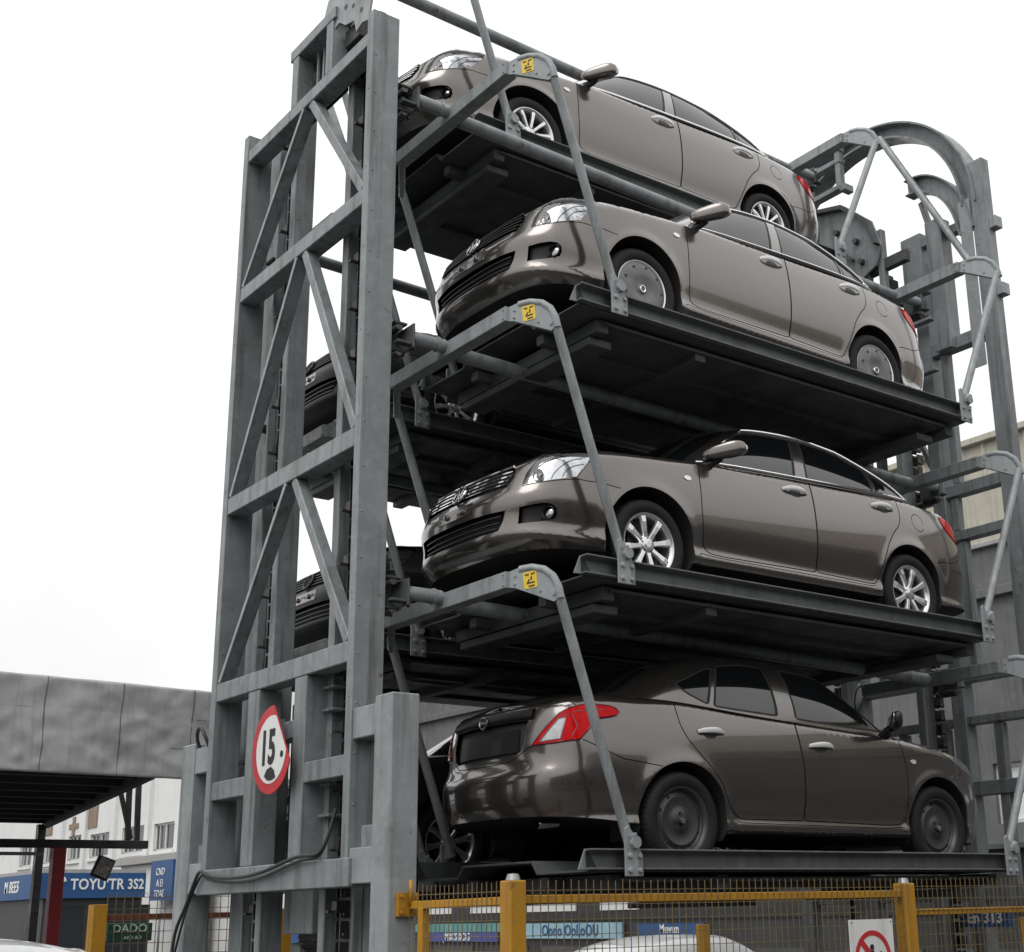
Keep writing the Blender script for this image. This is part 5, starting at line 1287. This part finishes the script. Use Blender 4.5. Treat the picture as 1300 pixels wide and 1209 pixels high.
text_mesh('3S2', .48, .01, 'lettering', M['letter'], f1, (3.20, -.02, 2.88), (1, 0, 0), (0, 0, 1), sx=.80, bold=.010)
m = MB(); m.tube([(.55 + math.cos(a) * .22, -.02, 2.92 + math.sin(a) * .25) for a in np.linspace(.3, 5.2, 18)], .045, 8); m.tube([(.60 + math.cos(a) * .10, -.02, 3.0 + math.sin(a) * .08) for a in np.linspace(0, 6.2, 10)], .03, 6); m.build('logo', M['letter'], f1)
text_mesh('M BEES', .56, .01, 'lettering', M['letter'], f2, (-.05, 3.3, 2.86), (0, -1, 0), (0, 0, 1), sx=.95, bold=.006)
for x in (15.9, 17.2, 18.2): bq('shop_door', MB().box((x, 50.16, 0), (x + .8, 50.198, 2.2)), M['pane'])
# long low shops built against the hall, behind the mesh
sh_ = thing('shop_row', 'row of low dark shops with teal strip and blue lettered banners behind the mesh', 'shops', (17.6, 24, 0))
sq = lambda n, mb, m, b=0, r=None: fp(n, mb, m, b, r or sh_, (17.6, 24))
sq('wall', MB().box((17.62, 12.0, 0), (17.99, 36.5, 2.35)), M['shopdark'])
sq('roof', MB().box((17.2, 11.9, 2.352), (18.0, 36.6, 2.42)), M['deck'])
M['paleblue'] = mat('pale_blue_panel', (.28, .46, .55), .5, var=.5, vscale=1.5)
M['violet'] = mat('violet_blue_banner', (.055, .075, .26), .5, var=.3, vscale=1.5)
def band(n, y0, y1, z0, z1, m, x=17.55): return sq(n, MB().box((x, y0, z0), (x + .05, y1, z1)), m)
band('teal_strip', 25.4, 36.2, 1.235, 1.42, M['teal'], 17.56); band('teal_strip', 31, 36.2, 1.80, 2.05, M['teal'], 17.56)
band('fascia_panel', 12.2, 36.2, 1.45, 1.60, M['grease'], 17.58)
for y0, y1 in ((23.3, 25.0), (21.3, 22.5), (25.9, 27.2), (28.0, 29.0)): band('window', y0, y1, 1.63, 1.79, M['letter'], 17.59)
for y0, y1, z0, z1, mm, s_, lm, sz in ((31.6, 36.0, .98, 1.225, 'blue', 'CIICIIICKCCAR C', 'letter', .27), (26.0, 29.3, 1.03, 1.225, 'violet', 'JMIICSIIICIG', 'letter', .22), (21.75, 25.1, 1.10, 1.40, 'paleblue', 'Oono OoLoOU', 'blue', .30), (19.4, 21.3, 1.17, 1.37, 'blue', 'Mnvun', 'letter', .22)):
    b_ = band('banner', y0, y1, z0, z1, M[mm], 17.53)
    t_ = text_mesh(s_, sz, .004, 'lettering', M[lm], b_, (-.078, (y0 + y1) / 2 - 24, (z0 + z1) / 2), (0, -1, 0), (0, 0, 1), sx=.92, bold=.004)
for y in np.arange(12.4, 36, 2.1): sq('shutter', MB().box((17.6, y, .02), (17.618, y + 1.6, .95)), M['deck'])
rs = thing('blue_sign', 'little blue sign with white characters low on the rear frame behind the fence', 'sign', (10.5, 7.92, 1.475))
m = MB(); m.box((-.015, -.27, -.075), (.015, .27, .08)); m.build('board', M['blue'], rs)
text_mesh('En 313', .13, .002, 'lettering', M['letter'], rs, (-.019, 0, .0), (0, -1, 0), (0, 0, 1), bold=.003)
# cream sheeted hall with a grey concrete base at right
hl_ = thing('factory_hall', 'cream corrugated hall on a grey concrete base behind the tower', 'building', (18, 12, 0))
hq = lambda n, mb, m, b=0, r=None: fp(n, mb, m, b, r or hl_, (18, 12))
m = MB(); y = -8.0; pl = []
while y < 34: pl += [(0., y), (0., y + .30), (.035, y + .33), (.035, y + .37), (0., y + .40)]; y += .40
pl2 = [(18.0 - d_, yy_) for d_, yy_ in pl]; m.prism(pl2 + [(18.4, pl2[-1][1]), (18.4, pl2[0][1])], lambda u, v, t: (u, v, t), 7.10, 8.72); hq('cladding', m, M['corr'])
hq('roof_trim', MB().box((17.88, -8, 8.722), (19.0, 34, 8.83)), M['corr'], .01)
hq('roof', MB().box((18.41, -8, 8.55), (30, 34, 8.72)), M['conc'])
hw = [(y0, y0 + 1.1, 2.75, 3.65) for y0 in (1.5, 6.2, 12.1, 16.0, 20.4, 25.0)]
m = MB(); m.box((18.02, -8, 0), (30, 34, 2.75)); m.box((18.02, -8, 3.65), (30, 34, 7.095)); yy_ = [-8] + [v for a in hw for v in a[:2]] + [34]
for i in range(0, len(yy_), 2): m.box((18.02, yy_[i], 2.75), (30, yy_[i + 1], 3.65))
hq('base_wall', m, M['conc'])
hq('string_course', MB().box((17.9, -8, 6.2), (18.018, 34, 6.34)), M['conc'], .01)
hq('string_course', MB().box((17.94, -8, 7.02), (18.018, 34, 7.098)), M['awn'], .01)
for a, b, z0, z1 in hw:
    q = MB(); t = .06; q.box((18.1, a, z0), (18.2, a + t, z1)); q.box((18.1, b - t, z0), (18.2, b, z1)); q.box((18.1, a + t, z0), (18.2, b - t, z0 + t)); q.box((18.1, a + t, z1 - t), (18.2, b - t, z1)); wn = hq('window', q, M['frame'])
    hq('pane', MB().box((18.14, a + t, z0 + t), (18.16, b - t, z1 - t)), M['letter'], 0, wn)

# ------------------------------------------------------------------ terrace added out of view behind the camera, to shade and be reflected
ter = thing('added_terrace', 'plain dark grey terrace added out of view, for shade and reflections on the tower', 'building', (5, -8, 0))
m = MB(); m.box((-30, -9, -.0), (40, 0, 6.6)); m.v = [(x, y - 0, z) for x, y, z in m.v]; m.build('wall', mat('dull_render', (.20, .195, .185), .85, var=.45, vscale=.5, streak=.5), ter)
for i in range(14):
    for z in (1.0, 4.2):
        x = -28 + i * 4.8; wn = MB().box((x, .002, z), (x + 2.2, .05, z + 1.7)).build('window', M['pane'], ter); MB().box((x - .1, .002, z - .18), (x + 2.3, .16, z - .02)).build('sill', M['white'], wn)
